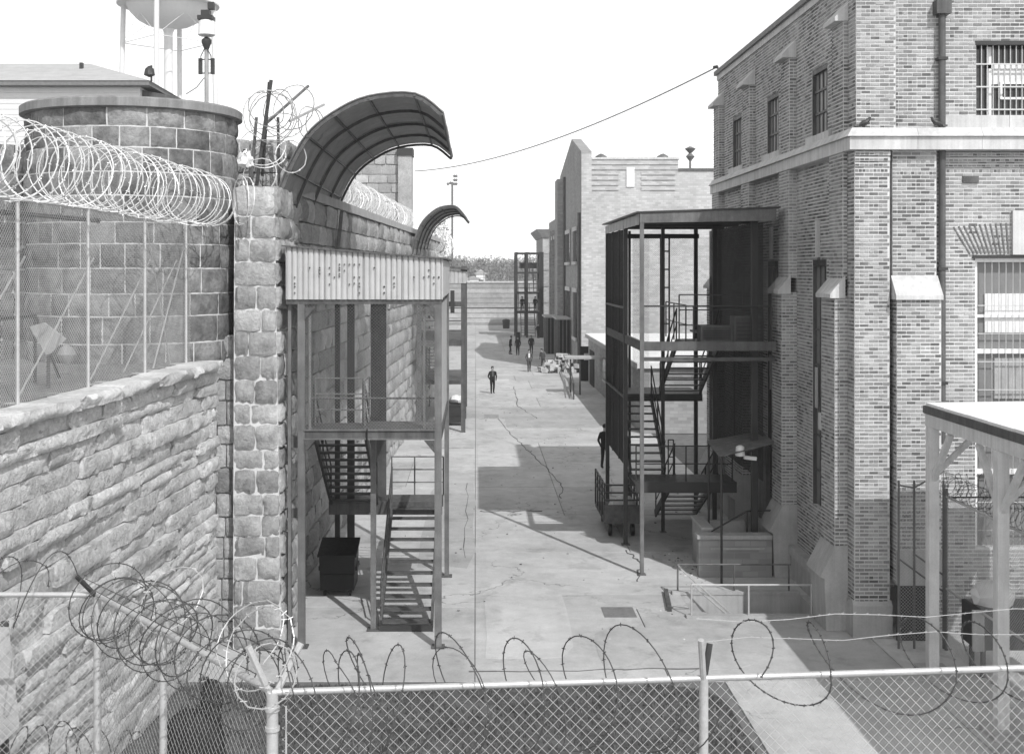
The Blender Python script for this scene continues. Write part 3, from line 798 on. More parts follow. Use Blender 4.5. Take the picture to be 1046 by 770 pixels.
# concertina above the near fence
m = MB()
coil(m, [C0+Vector((.1,.12,-.1)), C0.lerp(C1, .49)+Vector((0,.12,-.1))], .36, .42, .0044, 34, .16, .35, .35, 5, 2, .013, seed=21, lean=.55)
coil(m, [C0+Vector((.1,.08,-.1)), C0.lerp(C1, .2)+Vector((0,.08,-.12))], .3, .2, .0042, 28, .2, .5, .6, 5, 2, .012, seed=24, lean=.3)
coil(m, [C0+Vector((.3,.16,-.16)), C0.lerp(C1, .49)+Vector((0,.16,-.2))], .3, .75, .0036, 30, .2, .4, .5, 5, 3, .012, seed=23, lean=.7)
tag(m.build('concertina_coil', BARB, None, fix=False), 'dark open barbed coil over the left half of the near fence rail', 'barbed wire')
m = MB()
coil(m, [pm+Vector((.12,.14,.03)), C1+Vector((-.5,.14,-.02)), C1+Vector((.3,.14,0))], .27, .58, .005, 30, .25, .5, .6, 5, 1, .010, seed=29, lean=.45)
WS = MB()
for z, y in ((.29, .25), (.2, .1)):
    l = [pm.lerp(C1, k/9)+Vector((0, y, z+.02*math.sin(k*1.7+z*30))) for k in range(10)]
    WS.tube(l, .0026, 4)
    for k in range(34):
        f = (k+rnd.uniform(-.2, .2))/34; p = pm.lerp(C1, f)+Vector((0, y, z+.02*math.sin(f*9*1.7+z*30))); WS.wire(p+Vector((-.003,0,-.009)), p+Vector((.004,0,.009)), .0016); WS.wire(p+Vector((-.009,0,.0)), p+Vector((.009,0,.004)), .0016)
tag(m.build('concertina_coil', BARB, None, fix=False), 'dark loose barbed coil hanging over the right half of the near fence', 'barbed wire')
tag(WS.build('barbed_strands', MESHW, nf, fix=False), kind='stuff')
m = MB()
coil(m, [C0+Vector((-.05,.06,.06)), C0.lerp(CL, .5)+Vector((-.05,0,.04)), CL+Vector((-.0,-.05,.02))], .28, .26, .0048, 28, .2, .5, .6, 5, 2, .014, seed=31)
coil(m, [C0+Vector((-.1,.1,-.02)), CL+Vector((0,-.05,-.06))], .24, .34, .004, 26, .25, .5, .7, 5, 2, .013, seed=33)
tag(m.build('concertina_coil', BARB, None, fix=False), 'dark barbed coil along the slanting rail of the side fence', 'barbed wire')
m = MB()
for i, (px, py, Y, rad, nn) in enumerate([(265, 662, 7.5, .27, (-.6,-1,.45)), (255, 650, 7.7, .25, (-.5,-1,.8)), (272, 690, 7.4, .2, (.3,-1,.5)), (175, 612, 8.8, .26, (-.4,-1,.8))]):
    if i == 0: cr = thing('razor_loops', C0, 'bright razor-wire loops around the corner post of the near fence', 'razor wire')
    m = MB(); loop(m, W(px, py, Y), rad, nn, .0042, 70+i, 1, .86); m.build('loop', GALV, cr, fix=False)
m = MB()
coil(m, [CL+Vector((-.1,.05,.0)), CLL+Vector((0,.05,.05))], .3, .45, .0045, 26, .18, .4, .5, 5, 3, .016, seed=37)
coil(m, [CL+Vector((-.5,.05,.0)), CLL+Vector((0,.05,.1))], .25, .7, .004, 26, .2, .4, .6, 5, 3, .016, seed=38)
tag(m.build('concertina_coil', BARB, None, fix=False), 'dark barbed coil on the level rail at the far left', 'barbed wire')
m = MB()
coil(m, [W(-10, 765, 12), W(60, 768, 12), W(165, 775, 12)], .24, .2, .0055, 24, .25, .5, .6, 4, 2, .016, seed=41)
tag(m.build('concertina_coil', BARB, None, fix=False), 'rusty coil lying low against the rock-faced wall at bottom left', 'barbed wire')
le = thing('concrete_ledge', (-5.2, 12, 0), 'low concrete ledge under the rusty coil at bottom left', 'ledge'); boxo('block', (-6.3, -3.2, 11.7, 12.3, 0, 3.0), CONC2, le); boxo('top', (-6.3, -3.15, 11.65, 12.35, 3.0, 3.06), LIME_D, le)

# tarpaulin-covered bin and grey panel behind the side fence
p0 = W(203, 770, 13.5)
tb = thing('covered_bin', (p0.x, p0.y, 0), 'black tarpaulin-covered bin on a post behind the side fence', 'bin')
m = MB(); g = random.Random(8)
prof = [(.36, -2.2), (.36, -.25), (.34, .15), (.3, .36), (.16, .46), (.04, .48)]
m.lathe(prof, (p0.x-.05, p0.y, p0.z), 16); m.v = [(x+g.uniform(-.03,.03), y+g.uniform(-.03,.03), z+g.uniform(-.025,.025)) for x, y, z in m.v]
m.build('tarpaulin', CLOTH_D, tb, True)
m = MB(); q = W(216, 712, 13.5); m.lathe([(.1, -.3), (.12, -.1), (.13, .08), (.09, .17), (.02, .2)], q, 10); m.build('hood', CLOTH_D, tb, True)
railo('bracket', [W(216, 700, 13.5), W(212, 692, 13.4), W(203, 694, 13.4)], .02, STEEL_D, tb)
boxo('post', (p0.x-.4, p0.x-.3, p0.y, p0.y+.1, 0, p0.z+.25), STEEL_D, tb)
boxo('stand', (p0.x-.3, p0.x+.3, p0.y-.3, p0.y+.3, 0, p0.z-2.2), STEEL_D, tb)
q = W(2, 742, 10.6)
pn = thing('leaning_panel', (q.x, q.y, 0), 'grey sheet panel leaning at the far left edge beneath the rail', 'panel')
m = MB(); m.hexa([W(-40, 800, 10.6), W(20, 742, 10.6), W(20, 742, 10.66), W(-40, 800, 10.66), W(-40, 640, 10.7), W(9, 640, 10.7), W(9, 640, 10.76), W(-40, 640, 10.76)]); m.build('sheet', ANTR, pn)
for px_ in (-30, 2): q = W(px_, 700, 10.75); boxo('post', (q.x-.03, q.x+.03, 10.78, 10.84, 0, 4.9), STEEL, pn)
# ------------------------------------------------------------------ curved sheet-metal hoods over the street
def hood(label, prof, y0, y1, shift, wave=.17, group=None, dirx=0.04):
    """prof: (x, z) at the near end; the hood follows the wall, which drifts by dirx per metre"""
    root = thing('curved_hood', (prof[0][0], y0, prof[0][1]), label, 'hood', group)
    fine = []
    for i in range(len(prof)-1):                          # Catmull-Rom
        p0 = Vector(prof[max(i-1, 0)]); p1 = Vector(prof[i]); p2 = Vector(prof[i+1]); p3 = Vector(prof[min(i+2, len(prof)-1)])
        for k in range(4):
            t = k/4; fine.append(.5*((2*p1)+(p2-p0)*t+(2*p0-5*p1+4*p2-p3)*t*t+(3*p1-p0-3*p2+p3)*t**3))
    fine.append(Vector(prof[-1]))
    npan = 4; L = y1-y0
    for pn in range(npan):
        ya = y0+L*pn/npan; yb = y0+L*(pn+1)/npan+.06
        st = max(6, int((yb-ya)/wave*6)); m = MB(); nf_ = len(fine); lift = .012*(pn % 2)
        for side in (0, 1):
            for j in range(st+1):
                y = ya+(yb-ya)*j/st; wv = .022*math.sin(2*math.pi*(y-y0)/wave)
                for i, q in enumerate(fine):
                    t = (fine[min(i+1, nf_-1)]-fine[max(i-1, 0)]).normalized(); n_ = Vector((-t.y, t.x))
                    o_ = q + n_*(wv+lift+(.008 if side else 0)); m.v.append((o_.x+dirx*(y-y0), y, o_.y))
        S = (st+1)*nf_
        for j in range(st):
            for i in range(nf_-1):
                a = j*nf_+i; m.f.append((a, a+1, a+nf_+1, a+nf_)); m.f.append((S+a, S+a+nf_, S+a+nf_+1, S+a+1))
        for j in range(st):
            for e in (0, nf_-1):
                a = j*nf_+e; m.f.append((a, a+nf_, S+a+nf_, S+a))
        m.build('sheet', HOODM, root, True, fix=False)
    for k in range(npan+1):
        y = y0+.05+(L-.1)*k/npan
        pts = []
        for i, q in enumerate(fine):
            t = (fine[min(i+1, nf_-1)]-fine[max(i-1, 0)]).normalized(); n_ = Vector((-t.y, t.x)); o_ = q-n_*.07
            pts.append((o_.x+dirx*(y-y0), y, o_.y))
        m = MB()
        for a, b in zip(pts[:-1], pts[1:]): m.bar(a, Vector(b)+(Vector(b)-Vector(a))*.03, .06, .07)
        m.build('rib', STEEL, root)
    for i in range(4, nf_, 4):
        q = fine[i]; t = (fine[min(i+1, nf_-1)]-fine[i-1]).normalized(); n_ = Vector((-t.y, t.x)); o_ = q-n_*.045
        bar('purlin', (o_.x, y0, o_.y), (o_.x+dirx*L, y1, o_.y), .05, STEEL, root)
    x0, z0 = prof[0]
    for k in range(npan+1):
        y = y0+.05+(L-.1)*k/npan; bar('post', (x0+dirx*(y-y0)-.02, y, z0-1.7), (x0+dirx*(y-y0)-.02, y, z0+.1), .12, STEEL_D, root)
    bar('sill_beam', (x0-.04, y0, z0-.05), (x0-.04+dirx*L, y1, z0-.05), .12, STEEL_D, root)
    return root
hp = [(-4.42, 9.55), (-4.2, 10.25), (-3.78, 11.0), (-3.2, 11.5), (-2.4, 11.87), (-1.35, 11.93), (-.72, 11.5)]
hood('large curved corrugated hood arching out over the stair cage', [(x-.05*(i == 0), z) for i, (x, z) in enumerate(hp)], 27.2, 38.0, 0, dirx=.0)
hood('smaller curved corrugated hood farther down the long wall', [(-3.2+(x+4.42)*.71, z-.75) for x, z in hp], 60.5, 71, 0, dirx=.02)
for (y, dx) in ((36.6, .0),):
    pb = bar('prop', (-4.15, y, 8.4), (-3.9, y-1.0, 9.7), .09, STEEL_L, None); tag(pb, 'slanting pale strut bracing the large curved hood', 'strut')

# ------------------------------------------------------------------ stair builder
def stair(parent, x0, x1, top, bot, n, mat=STEEL, tread_d=.26, rail=True, rails=(0, 1), rh=.9):
    """top/bot: (y, z); treads between two stringers"""
    m = MB()
    for x in (x0, x1): m.bar((x, top[0], top[1]-.08), (x, bot[0], bot[1]+.06), .06, .24)
    st = m.build('stair', mat, parent)
    for k in range(n):
        f = (k+.5)/n; y = top[0]+(bot[0]-top[0])*f; z = top[1]+(bot[1]-top[1])*f
        boxo('tread', (x0+.03, x1-.03, y-tread_d/2, y+tread_d/2, z-.03, z), mat, st)
    if rail:
        for s_ in rails:
            x = (x0, x1)[s_]; m = MB(); up = Vector((0, 0, rh))
            a = Vector((x, top[0], top[1])); b = Vector((x, bot[0], bot[1]))
            m.tube([a+up, b+up], .022, 6); m.tube([a+up*.5, b+up*.5], .018, 6)
            for f in (.02, .5, .98): p = a.lerp(b, f); m.tube([p, p+up], .022, 6)
            m.build('handrail', mat, parent, True)
    return st
def railing(parent, pts, h, mat, nr=3, name='railing', r=.02):
    pts = [Vector(p) for p in pts]; m = MB()
    for p in pts: m.tube([p, p+Vector((0,0,h))], r, 6)
    for k in range(nr):
        z = h*(k+1)/nr
        for a, b in zip(pts[:-1], pts[1:]): m.tube([a+Vector((0,0,z)), b+Vector((0,0,z))], r*.9, 6)
    return m.build(name, mat, parent, True)
def corrugated(name, p0, p1, zb, zt0, zt1, mat, parent, wave=.11, amp=.016, n_=1):
    """upright ribbed sheet from p0 to p1 with a sloping top edge"""
    p0 = Vector(p0); p1 = Vector(p1); L = (p1-p0).length; u = (p1-p0)/L; nv = Vector((u.y, -u.x))
    prof = []
    k = 0
    while k*wave < L:
        for f, a in ((0, 0), (.08, -1.6), (.2, -1.6), (.28, 0), (.6, .35)):
            s_ = (k+f)*wave
            if s_ <= L: prof.append((s_, a*amp))
        k += 1
    prof.append((L, 0)); m = MB(); n = len(prof)
    for th in (0, -.006):
        for (s_, a) in prof:
            q = p0+u*s_+nv*(a+th); zt = zt0+(zt1-zt0)*s_/L
            m.v.append((q.x, q.y, zb)); m.v.append((q.x, q.y, zt))
    for i in range(n-1):
        m.f.append((2*i, 2*i+2, 2*i+3, 2*i+1)); b = 2*n; m.f.append((b+2*i, b+2*i+1, b+2*i+3, b+2*i+2))
        m.f.append((2*i, b+2*i, b+2*i+2, 2*i+2)); m.f.append((2*i+1, 2*i+3, b+2*i+3, b+2*i+1))
    return m.build(name, mat, parent, fix=False)

# ------------------------------------------------------------------ near stair cage on the left
ca = thing('stair_cage', (-2.3, 29, 0), 'steel stair cage with corrugated fascia against the left stone wall', 'stair cage')
XL, XR, YN, YF = -3.72, -.78, 26.0, 32.0
DZ = 4.5
def ipost(x, y, z0, z1, w, mat=STEEL_L, name='post', root=None):
    return boxo(name, (x-w/2, x+w/2, y-w/2, y+w/2, z0, z1), mat, root or ca)
for (x, y, z1) in ((XL+.02, YN, 7.4), (XR-.02, YN, 7.4), (XR+.02, YF, 8.2), (XL+.1, YF, 8.2), (-2.28, 27.25, DZ)):
    ipost(x, y, 0, z1, .15 if y < 27 else .12); boxo('base_plate', (x-.14, x+.14, y-.14, y+.14, 0, .03), STEEL, ca)
boxo('post', (-4.0, -3.93, 26.05, 26.12, 0, 7.4), STEEL_L, ca); boxo('post', (-3.55, -3.5, 26.0, 26.05, DZ, 7.4), STEEL_L, ca)
boxo('post', (-1.12, -1.07, 26.0, 26.05, DZ, 7.4), STEEL_L, ca)
# fascia in four sheets
xs = [-4.02, -3.2, -2.38, -1.56, -.70]
ztop = lambda x: 8.5+(8.24-8.5)*(x+4.02)/3.32
for a, b in zip(xs[:-1], xs[1:]): corrugated('fascia_sheet', (a, 25.88-.001*(a > -2)), (b, 25.88-.001*(a > -2)), 7.38, ztop(a), ztop(b), CORR, ca, .115, .02)
corrugated('fascia_sheet', (-.69, 25.88), (-.69, 32.1), 7.42, 8.22, 8.22, CORR, ca, .105, .014)
m = MB(); g = random.Random(5)
for k in range(30):
    x = -3.95+3.2*g.random(); x = round(x/.105)*.105; z = g.choice([7.7, 7.85, 8.0, 8.05, 8.12, 7.65])
    m.lathe([(.018, -.012), (.02, 0), (.012, .006)], (x+.06, 25.855, z), 6, 'Y')
    if g.random() < .5: m.lathe([(.018, -.012), (.02, 0), (.012, .006)], (x+.06, 25.855, z-.13), 6, 'Y')
tag(m.build('bolts', RUST, ca), kind='stuff')
MB().hexa([(-4.1,25.8,8.5),(-.62,25.8,8.23),(-.62,32.2,8.23),(-4.1,32.2,8.5),(-4.1,25.8,8.53),(-.62,25.8,8.26),(-.62,32.2,8.26),(-4.1,32.2,8.53)]).build('roof', RUST, ca)
boxo('fascia_beam', (-4.02, -.72, 25.92, 26.04, 7.28, 7.37), STEEL, ca)
# deck and its beams
boxo('deck_beam', (-3.64, -.87, 25.94, 26.1, DZ-.08, DZ+.12), STEEL, ca)
boxo('deck_beam', (-3.64, -.87, 25.90, 25.938, DZ+.1, DZ+.13), STEEL_L, ca)
boxo('deck_beam', (-3.64, -.87, 25.90, 25.938, DZ-.09, DZ-.06), STEEL_L, ca)
boxo('deck', (-3.7, -2.45, 26.1, 27.6, DZ, DZ+.06), STEEL, ca); boxo('deck', (-2.44, -.8, 26.1, 27.9, DZ, DZ+.06), STEEL, ca)
boxo('deck_beam', (-.86, -.72, 26.12, 31.9, DZ-.1, DZ+.1), STEEL, ca)
railing(ca, [(-3.55, 27.1, DZ+.06), (-2.5, 27.1, DZ+.06)], 1.05, STEEL_L)
railing(ca, [(-2.45, 27.0, DZ+.06), (-2.43, 27.95, DZ+.06)], 1.0, STEEL_L)
MB().tube([(-3.6, 26.3, DZ+.75), (-.85, 26.3, DZ+.75)], .022).build('rail', STEEL, ca)
# flights
LZ = 2.12
stair(ca, -3.66, -2.5, (27.6, DZ), (31.0, LZ), 11, STEEL_D, rails=(0, 1))
boxo('landing', (-3.72, -.85, 31.0, 32.1, LZ-.06, LZ), STEEL, ca); boxo('landing_beam', (-3.72, -.85, 30.96, 31.02, LZ-.3, LZ+.02), STEEL, ca)
boxo('landing_beam', (-3.72, -.85, 32.02, 32.1, LZ-.3, LZ-.07), STEEL, ca)
stair(ca, -2.12, -.98, (31.0, LZ), (27.3, .05), 11, STEEL, rails=(0,))
railing(ca, [(-2.2, 32.05, LZ), (-1.6, 32.05, LZ), (-.85, 32.05, LZ)], 1.0, STEEL_L)
boxo('kick_plate', (-2.15, -.95, 27.12, 27.2, 0, .12), STEEL_D, ca)
boxo('screen_panel', (-2.74, -2.33, 31.86, 31.9, LZ, 7.4), STEEL, ca)
boxo('column', (-3.3, -3.12, 31.4, 31.58, 0, 7.4), STEEL_D, ca); boxo('column', (-3.62, -3.5, 31.5, 31.62, 0, 7.4), STEEL_D, ca)
m = MB(); chainlink(m, (-3.66, 25.97), (-.85, 25.97), DZ+.12, 7.36, .0707, .0014); chainlink(m, (-.76, 26.1), (-.76, 31.9), DZ+.1, 7.4, .0707, .0012)
chainlink(m, (-3.7, 32.02), (-.8, 32.02), DZ+.1, 7.4, .0707, .0012)
tag(m.build('wire_mesh', MESHW, ca, fix=False), kind='stuff')
for (x, y) in ((XL+.02, YN), (XR-.02, YN)):
    for z in (DZ-.12, 7.2):
        s_ = 1 if x < -2 else -1; MB().prism([(x+s_*.075, z+.02), (x+s_*.075, z-.25), (x+s_*.3, z+.02)], 'Y', y-.1, y-.085).build('gusset', STEEL, ca)
        for dz in (-.06, -.16): MB().lathe([(.018, -.02), (.02, 0)], (x+s_*.11, y-.1, z+dz), 6, 'Y').build('bolt', RUST, ca)
boxo('door_frame', (-4.05, -3.72, 26.2, 26.26, DZ-.3, DZ-.05), STEEL_L, ca); boxo('door_frame', (-4.05, -3.72, 26.2, 26.26, 2.7, 2.9), STEEL_L, ca)
boxo('gate_plate', (-4.1, -3.98, 26.14, 26.24, .1, 2.4), STEEL, ca)
railo('cable', [(-2.3, 25.88, DZ+.15), (-2.3, 25.86, DZ-.1), (-2.3, 25.9, DZ-.3)], .015, BLACK, ca)

# ------------------------------------------------------------------ second stair cage far down the left
cb = thing('far_stair_cage', (-1.5, 66, 0), 'second smaller stair cage farther down the left of the street', 'stair cage')
x0, x1, y0, y1 = -2.8, -.62, 60.5, 72
for (x, y) in ((x0, y0), (x1, y0), (x1, y1), (x0, y1), (-1.7, y0), (x1, 66)): boxo('post', (x-.11, x+.11, y-.11, y+.11, 0, 8.2), STEEL, cb)
corrugated('fascia_sheet', (x0-.3, y0-.15), (x1+.12, y0-.15), 7.35, 8.05, 7.95, CORR, cb, .2, .02)
corrugated('fascia_sheet', (x1+.13, y0-.15), (x1+.13, y1), 7.35, 7.95, 7.85, CORR, cb, .2, .02)
MB().hexa([(x0-.4,y0-.3,8.3),(x1+.25,y0-.3,8.0),(x1+.25,y1,8.0),(x0-.4,y1,8.3),(x0-.4,y0-.3,8.4),(x1+.25,y0-.3,8.1),(x1+.25,y1,8.1),(x0-.4,y1,8.4)]).build('roof', RUST, cb)
boxo('deck', (x0, x1, y0-.05, y1, 4.25, 4.5), STEEL, cb); boxo('deck', (x0, x1, 64.9, y1, 1.95, 2.15), STEEL, cb)
boxo('cross_beam', (x0, x1, y0-.1, y0+.02, 6.2, 6.45), STEEL, cb)
railing(cb, [(x0, y0-.08, 4.5), (x1, y0-.08, 4.5)], 1.0, STEEL, 2, r=.035)
stair(cb, -2.6, -2.05, (61, 4.5), (65, 2.2), 12, STEEL, rails=(0, 1))
stair(cb, -2.0, -1.6, (65, 2.15), (61.5, .1), 10, STEEL_D, rails=(0, 1))
for k in range(9): boxo('louvre', (-2.7, -1.5, 66.2, 66.3, 4.7+k*.28, 4.82+k*.28), WHITE, cb)
boxo('lamp_bracket', (-1.25, -1.05, 60.2, 60.45, 5.9, 7.0), STEEL_D, cb)

# ------------------------------------------------------------------ wheeled bins
def dumpster(label, x, y, w, dp, h, mat, fill=None):
    root = thing('dumpster', (x, y, 0), label, 'dumpster')
    m = MB(); t = .94
    m.hexa([(x-w/2*t,y,.16),(x+w/2*t,y,.16),(x+w/2*t,y+dp,.16),(x-w/2*t,y+dp,.16),(x-w/2,y-.03,h),(x+w/2,y-.03,h),(x+w/2,y+dp,h),(x-w/2,y+dp,h)])
    m.build('body', mat, root)
    m = MB()
    m.hexa([(x-w/2-.04,y-.07,h),(x+w/2+.04,y-.07,h),(x+w/2+.04,y+dp+.02,h+.22),(x-w/2-.04,y+dp+.02,h+.22),(x-w/2-.04,y-.07,h+.05),(x+w/2+.04,y-.07,h+.05),(x+w/2+.04,y+dp+.02,h+.27),(x-w/2-.04,y+dp+.02,h+.27)])
    m.build('lid', mat, root)
    for sx in (-1, 1):
        for yy in (.12, dp-.12): MB().lathe([(.04, -.03), (.075, -.025), (.075, .025), (.04, .03)], (x+sx*(w/2*t-.1), y+yy, .076), 12, 'X').build('wheel', BLACK, root, True)
        boxo('lift_pocket', (x+sx*(w/2+.005)-.03, x+sx*(w/2+.005)+.03, y+.15, y+dp-.15, h*.62, h*.72), mat, root)
    boxo('rib', (x-w/2*.95, x+w/2*.95, y-.045, y-.012, h*.5, h*.56), mat, root)
    return root
dumpster('black wheeled dumpster against the stone wall under the near stairs', -3.4, 30.0, .88, .95, .98, BLACK)
db = dumpster('dark trash cart heaped with a white bag under the far stair cage', -1.0, 63.0, .95, .9, 1.0, STEEL_D)
g = random.Random(3); m = MB(); m.lathe([(.02, 0), (.3, .03), (.36, .18), (.26, .34), (.04, .42)], (-1.0, 63.4, 1.12), 10)
m.v = [(x+g.uniform(-.05,.05), y+g.uniform(-.05,.05), z+g.uniform(-.03,.03)) for x, y, z in m.v]
tag(m.build('rubbish_bag', BAG, None, True), 'white rubbish bag piled on the trash cart under the far cage', 'bag')
# ------------------------------------------------------------------ brick building on the right
bb = thing('brick_building', (11, 34, 0), 'two-storey brick building with pilasters and pale stone band at right', 'building')
BX0 = 8.27
BRK = MB(); BRKS = []                                    # joined bricks; the 300 nearest ones are kept apart
COURSE, BLEN = .0845, .205
def bricks(o, ang, L, z0, z1, holes=(), soldier=(), keep=False, off=0):
    """brick faces laid along direction ang from o; holes: (u0,u1,z0,z1)"""
    ca, sa = math.cos(ang), math.sin(ang); z = z0; k = 0
    while z < z1-.02:
        h = min(COURSE, z1-z); row_sold = any(a <= z < b for a, b in soldier)
        bl = .08 if row_sold else (BLEN if (k+off) % 6 else BLEN*.5)
        u = -bl*(.5 if (k % 2 and not row_sold) else 0)
        while u < L:
            a, b = max(0, u)+.009, min(L, u+bl)-.009; u += bl
            if b-a < .03: continue
            seg = [(a, b)]
            for (h0, h1, hz0, hz1) in holes:
                if z+h*.5 > hz0 and z+h*.5 < hz1:
                    ns = []
                    for (p, q) in seg:
                        if q <= h0 or p >= h1: ns.append((p, q)); continue
                        if h0-p > .03: ns.append((p, h0-.004))
                        if q-h1 > .03: ns.append((h1+.004, q))
                    seg = ns
            for (p, q) in seg:
                d0 = rnd.uniform(.006, .014); g1 = rnd.uniform(.013, .018)
                if keep and len(BRKS) < 300 and 8.3 < z < 10.4: BRKS.append((o[0]+ca*p, o[1]+sa*p, z+.015, ang, q-p, h-.03, d0)); continue
                n = len(BRK.v)
                for (uu, dd, zz) in ((p,0,z+g1),(q,0,z+g1),(q,0,z+h-g1),(p,0,z+h-g1),(p,d0,z+g1),(q,d0,z+g1),(q,d0,z+h-g1),(p,d0,z+h-g1)):
                    BRK.v.append((o[0]+ca*uu+sa*dd, o[1]+sa*uu-ca*dd, zz))
                for f in ((4,5,6,7),(0,1,5,4),(1,2,6,5),(2,3,7,6),(3,0,4,7)): BRK.f.append(tuple(n+i for i in f))
        z += h; k += 1
core = MB()
def cells(o, ang, L, z0, z1, holes, th):
    """solid wall panel of thickness th (behind the face) with openings"""
    us = sorted({0, L} | {h[0] for h in holes} | {h[1] for h in holes}); zs = sorted({z0, z1} | {max(z0, h[2]) for h in holes} | {min(z1, h[3]) for h in holes})
    ca, sa = math.cos(ang), math.sin(ang)
    for ua, ub in zip(us[:-1], us[1:]):
        for za, zb in zip(zs[:-1], zs[1:]):
            um, zm = (ua+ub)/2, (za+zb)/2
            if any(h[0] < um < h[1] and h[2] < zm < h[3] for h in holes): continue
            P = lambda u, d_, z: (o[0]+ca*u-sa*d_, o[1]+sa*u+ca*d_, z)
            core.hexa([P(ua,0,za),P(ub,0,za),P(ub,th,za),P(ua,th,za),P(ua,0,zb),P(ub,0,zb),P(ub,th,zb),P(ua,th,zb)])
def face(o, ang, L, z0, z1, holes=(), th=.3, **kw):
    cells(o, ang, L, z0, z1, holes, th); bricks(o, ang, L, z0, z1, holes, **kw)
CZ0, CZ1, PZ = 10.62, 11.08, 14.55                        # stone band, parapet
EX = 13.6
# front: wall plane and its openings
WX0 = XP(997, 26.95)
wu = WX0-9.0
gx0 = XP(996, 26.95)-9.0
fholes = [(wu, wu+2.3, ZP(118, 26.95), ZP(42, 26.95)), (gx0, gx0+2.3, 1.9, ZP(264, 26.95)), (.1, .78, 0, 1.05)]
face((9.0, 26.95), 0, EX-9.0, 0.0, CZ0, fholes[1:], .35, soldier=((10.1, 10.18),))
face((9.0, 26.95), 0, EX-9.0, CZ1, PZ, fholes[:1], .35)
# corner pier (front, then its street side)
face((BX0, 26.70), 0, .76, .75, CZ0, th=.3, soldier=((10.05, 10.13),), keep=True)
face((BX0+.04, 26.72), 0, .86, CZ1, PZ, th=.25)
bricks((BX0+.76, 26.70), R(90), .24, .75, CZ0); bricks((BX0+.90, 26.72), R(90), .22, CZ1, PZ)
# second pilaster, deeper below its sloped stone
face((9.12, 26.78), 0, .96, 7.8, CZ0, th=.2, soldier=((10.05, 10.13),), keep=True); face((9.12, 26.5), 0, .96, 1.2, 7.4, th=.45)
bricks((9.12, 27.0), R(-90), .5, 1.2, 7.4)
# corbelled courses below the stone band
for k in range(3): bricks((BX0-.004, 26.685-.02*k), 0, .765, CZ0-.36+k*.12, CZ0-.36+k*.12+.07); cells((BX0-.004, 26.685-.02*k+.001), 0, .765, CZ0-.36+k*.12, CZ0-.36+k*.12+.08, [], .05)
for k in range(3): cells((10.3, 26.93-.02*k), 0, 3.2, CZ0-.36+k*.12, CZ0-.36+k*.12+.08, [], .03); bricks((10.3, 26.93-.02*k), 0, 3.2, CZ0-.36+k*.12, CZ0-.36+k*.12+.07)
# street side: bays between pilasters
PIL = [27.2, 31.9, 36.6, 41.2]; PW = 1.05; YE = 42.3
SX = 8.38
def sface(x, ya, yb, z0, z1, holes=(), th=.3, **kw):        # wall looking to -X, laid from far to near
    hs = [(yb-h1, yb-h0, a, b) for (h0, h1, a, b) in holes]
    face((x, yb), R(-90), yb-ya, z0, z1, hs, th, **kw)
low_w = [(p+PW+.98, p+PW+2.2, 2.2, ZP(265, 29.7)) for p in PIL[:3]]; up_w = [(p+PW+.9, p+PW+2.25, 11.3, 12.95) for p in PIL[:3]]
sface(BX0-.004, 26.705, 27.25, .75, CZ0); sface(BX0+.036, 26.725, 27.3, CZ1, PZ)
sface(SX, 27.2, YE, .8, CZ0, low_w); sface(SX, 27.2, YE, CZ1, PZ-.02, up_w)
bricks((SX, 27.2), R(90), .01, 1, 1.05)
for i, y in enumerate(PIL):
    lowX = 7.98
    sface(8.16, y, y+PW, 7.8, CZ0, th=.25); bricks((8.16, y), 0, .22, 7.8, CZ0)
    sface(lowX, y, y+PW, 1.85, 7.42, th=.42); bricks((lowX, y), 0, .4, 1.85, 7.42)
    sface(8.2, y+.1, y+PW-.1, CZ1, 13.6, th=.2); bricks((8.2, y+.1), 0, .18, CZ1, 13.6)
core.box(8.95, 24, 27.7, YE-.02, 0, PZ-.25)
core.build('masonry_core', BRICK_MORTAR, bb, fix=False)
tag(BRK.build('bricks', BRICK, bb, fix=False), kind='stuff')
ub = MB(); ub.v = [(0,0,0),(1,0,0),(1,0,1),(0,0,1),(0,-1,0),(1,-1,0),(1,-1,1),(0,-1,1)]; ub.f = [(4,5,6,7),(0,1,5,4),(1,2,6,5),(2,3,7,6),(3,0,4,7)]
ubm = ub.mesh('brick'); ubm.materials.append(BRICK)
for (x, y, z, an, w, h, d0) in BRKS: inst('brick', ubm, (x, y, z), an, (w, d0, h), bb)
# stone band round the corner, in lengths
def band(x_out, y_out, z0, z1, chamf=0.0):
    xsn = [x_out]+[x for x in (9.6, 11.0, 12.4, EX) if x > x_out]
    for a, b in zip(xsn[:-1], xsn[1:]):
        c = chamf; a2 = a+(c if a == x_out else 0)
        MB().hexa([(a,y_out,z0),(b-.006,y_out,z0),(b-.006,27.0,z0),(a,27.0,z0),(a2,y_out+c,z1),(b-.006,y_out+c,z1),(b-.006,27.0,z1),(a2,27.0,z1)]).build('band_stone', LIME, bb)
    ys = [27.002, 29.4, 31.9, 34.2, 36.6, 39.0, YE+.1]
    for a, b in zip(ys[:-1], ys[1:]):
        c = chamf
        MB().hexa([(x_out,a,z0),(8.75,a,z0),(8.75,b-.006,z0),(x_out,b-.006,z0),(x_out+c,a,z1),(8.75,a,z1),(8.75,b-.006,z1),(x_out+c,b-.006,z1)]).build('band_stone', LIME, bb)
band(8.12, 26.56, CZ0, 10.90); band(8.05, 26.49, 10.905, CZ1+.02, .14)
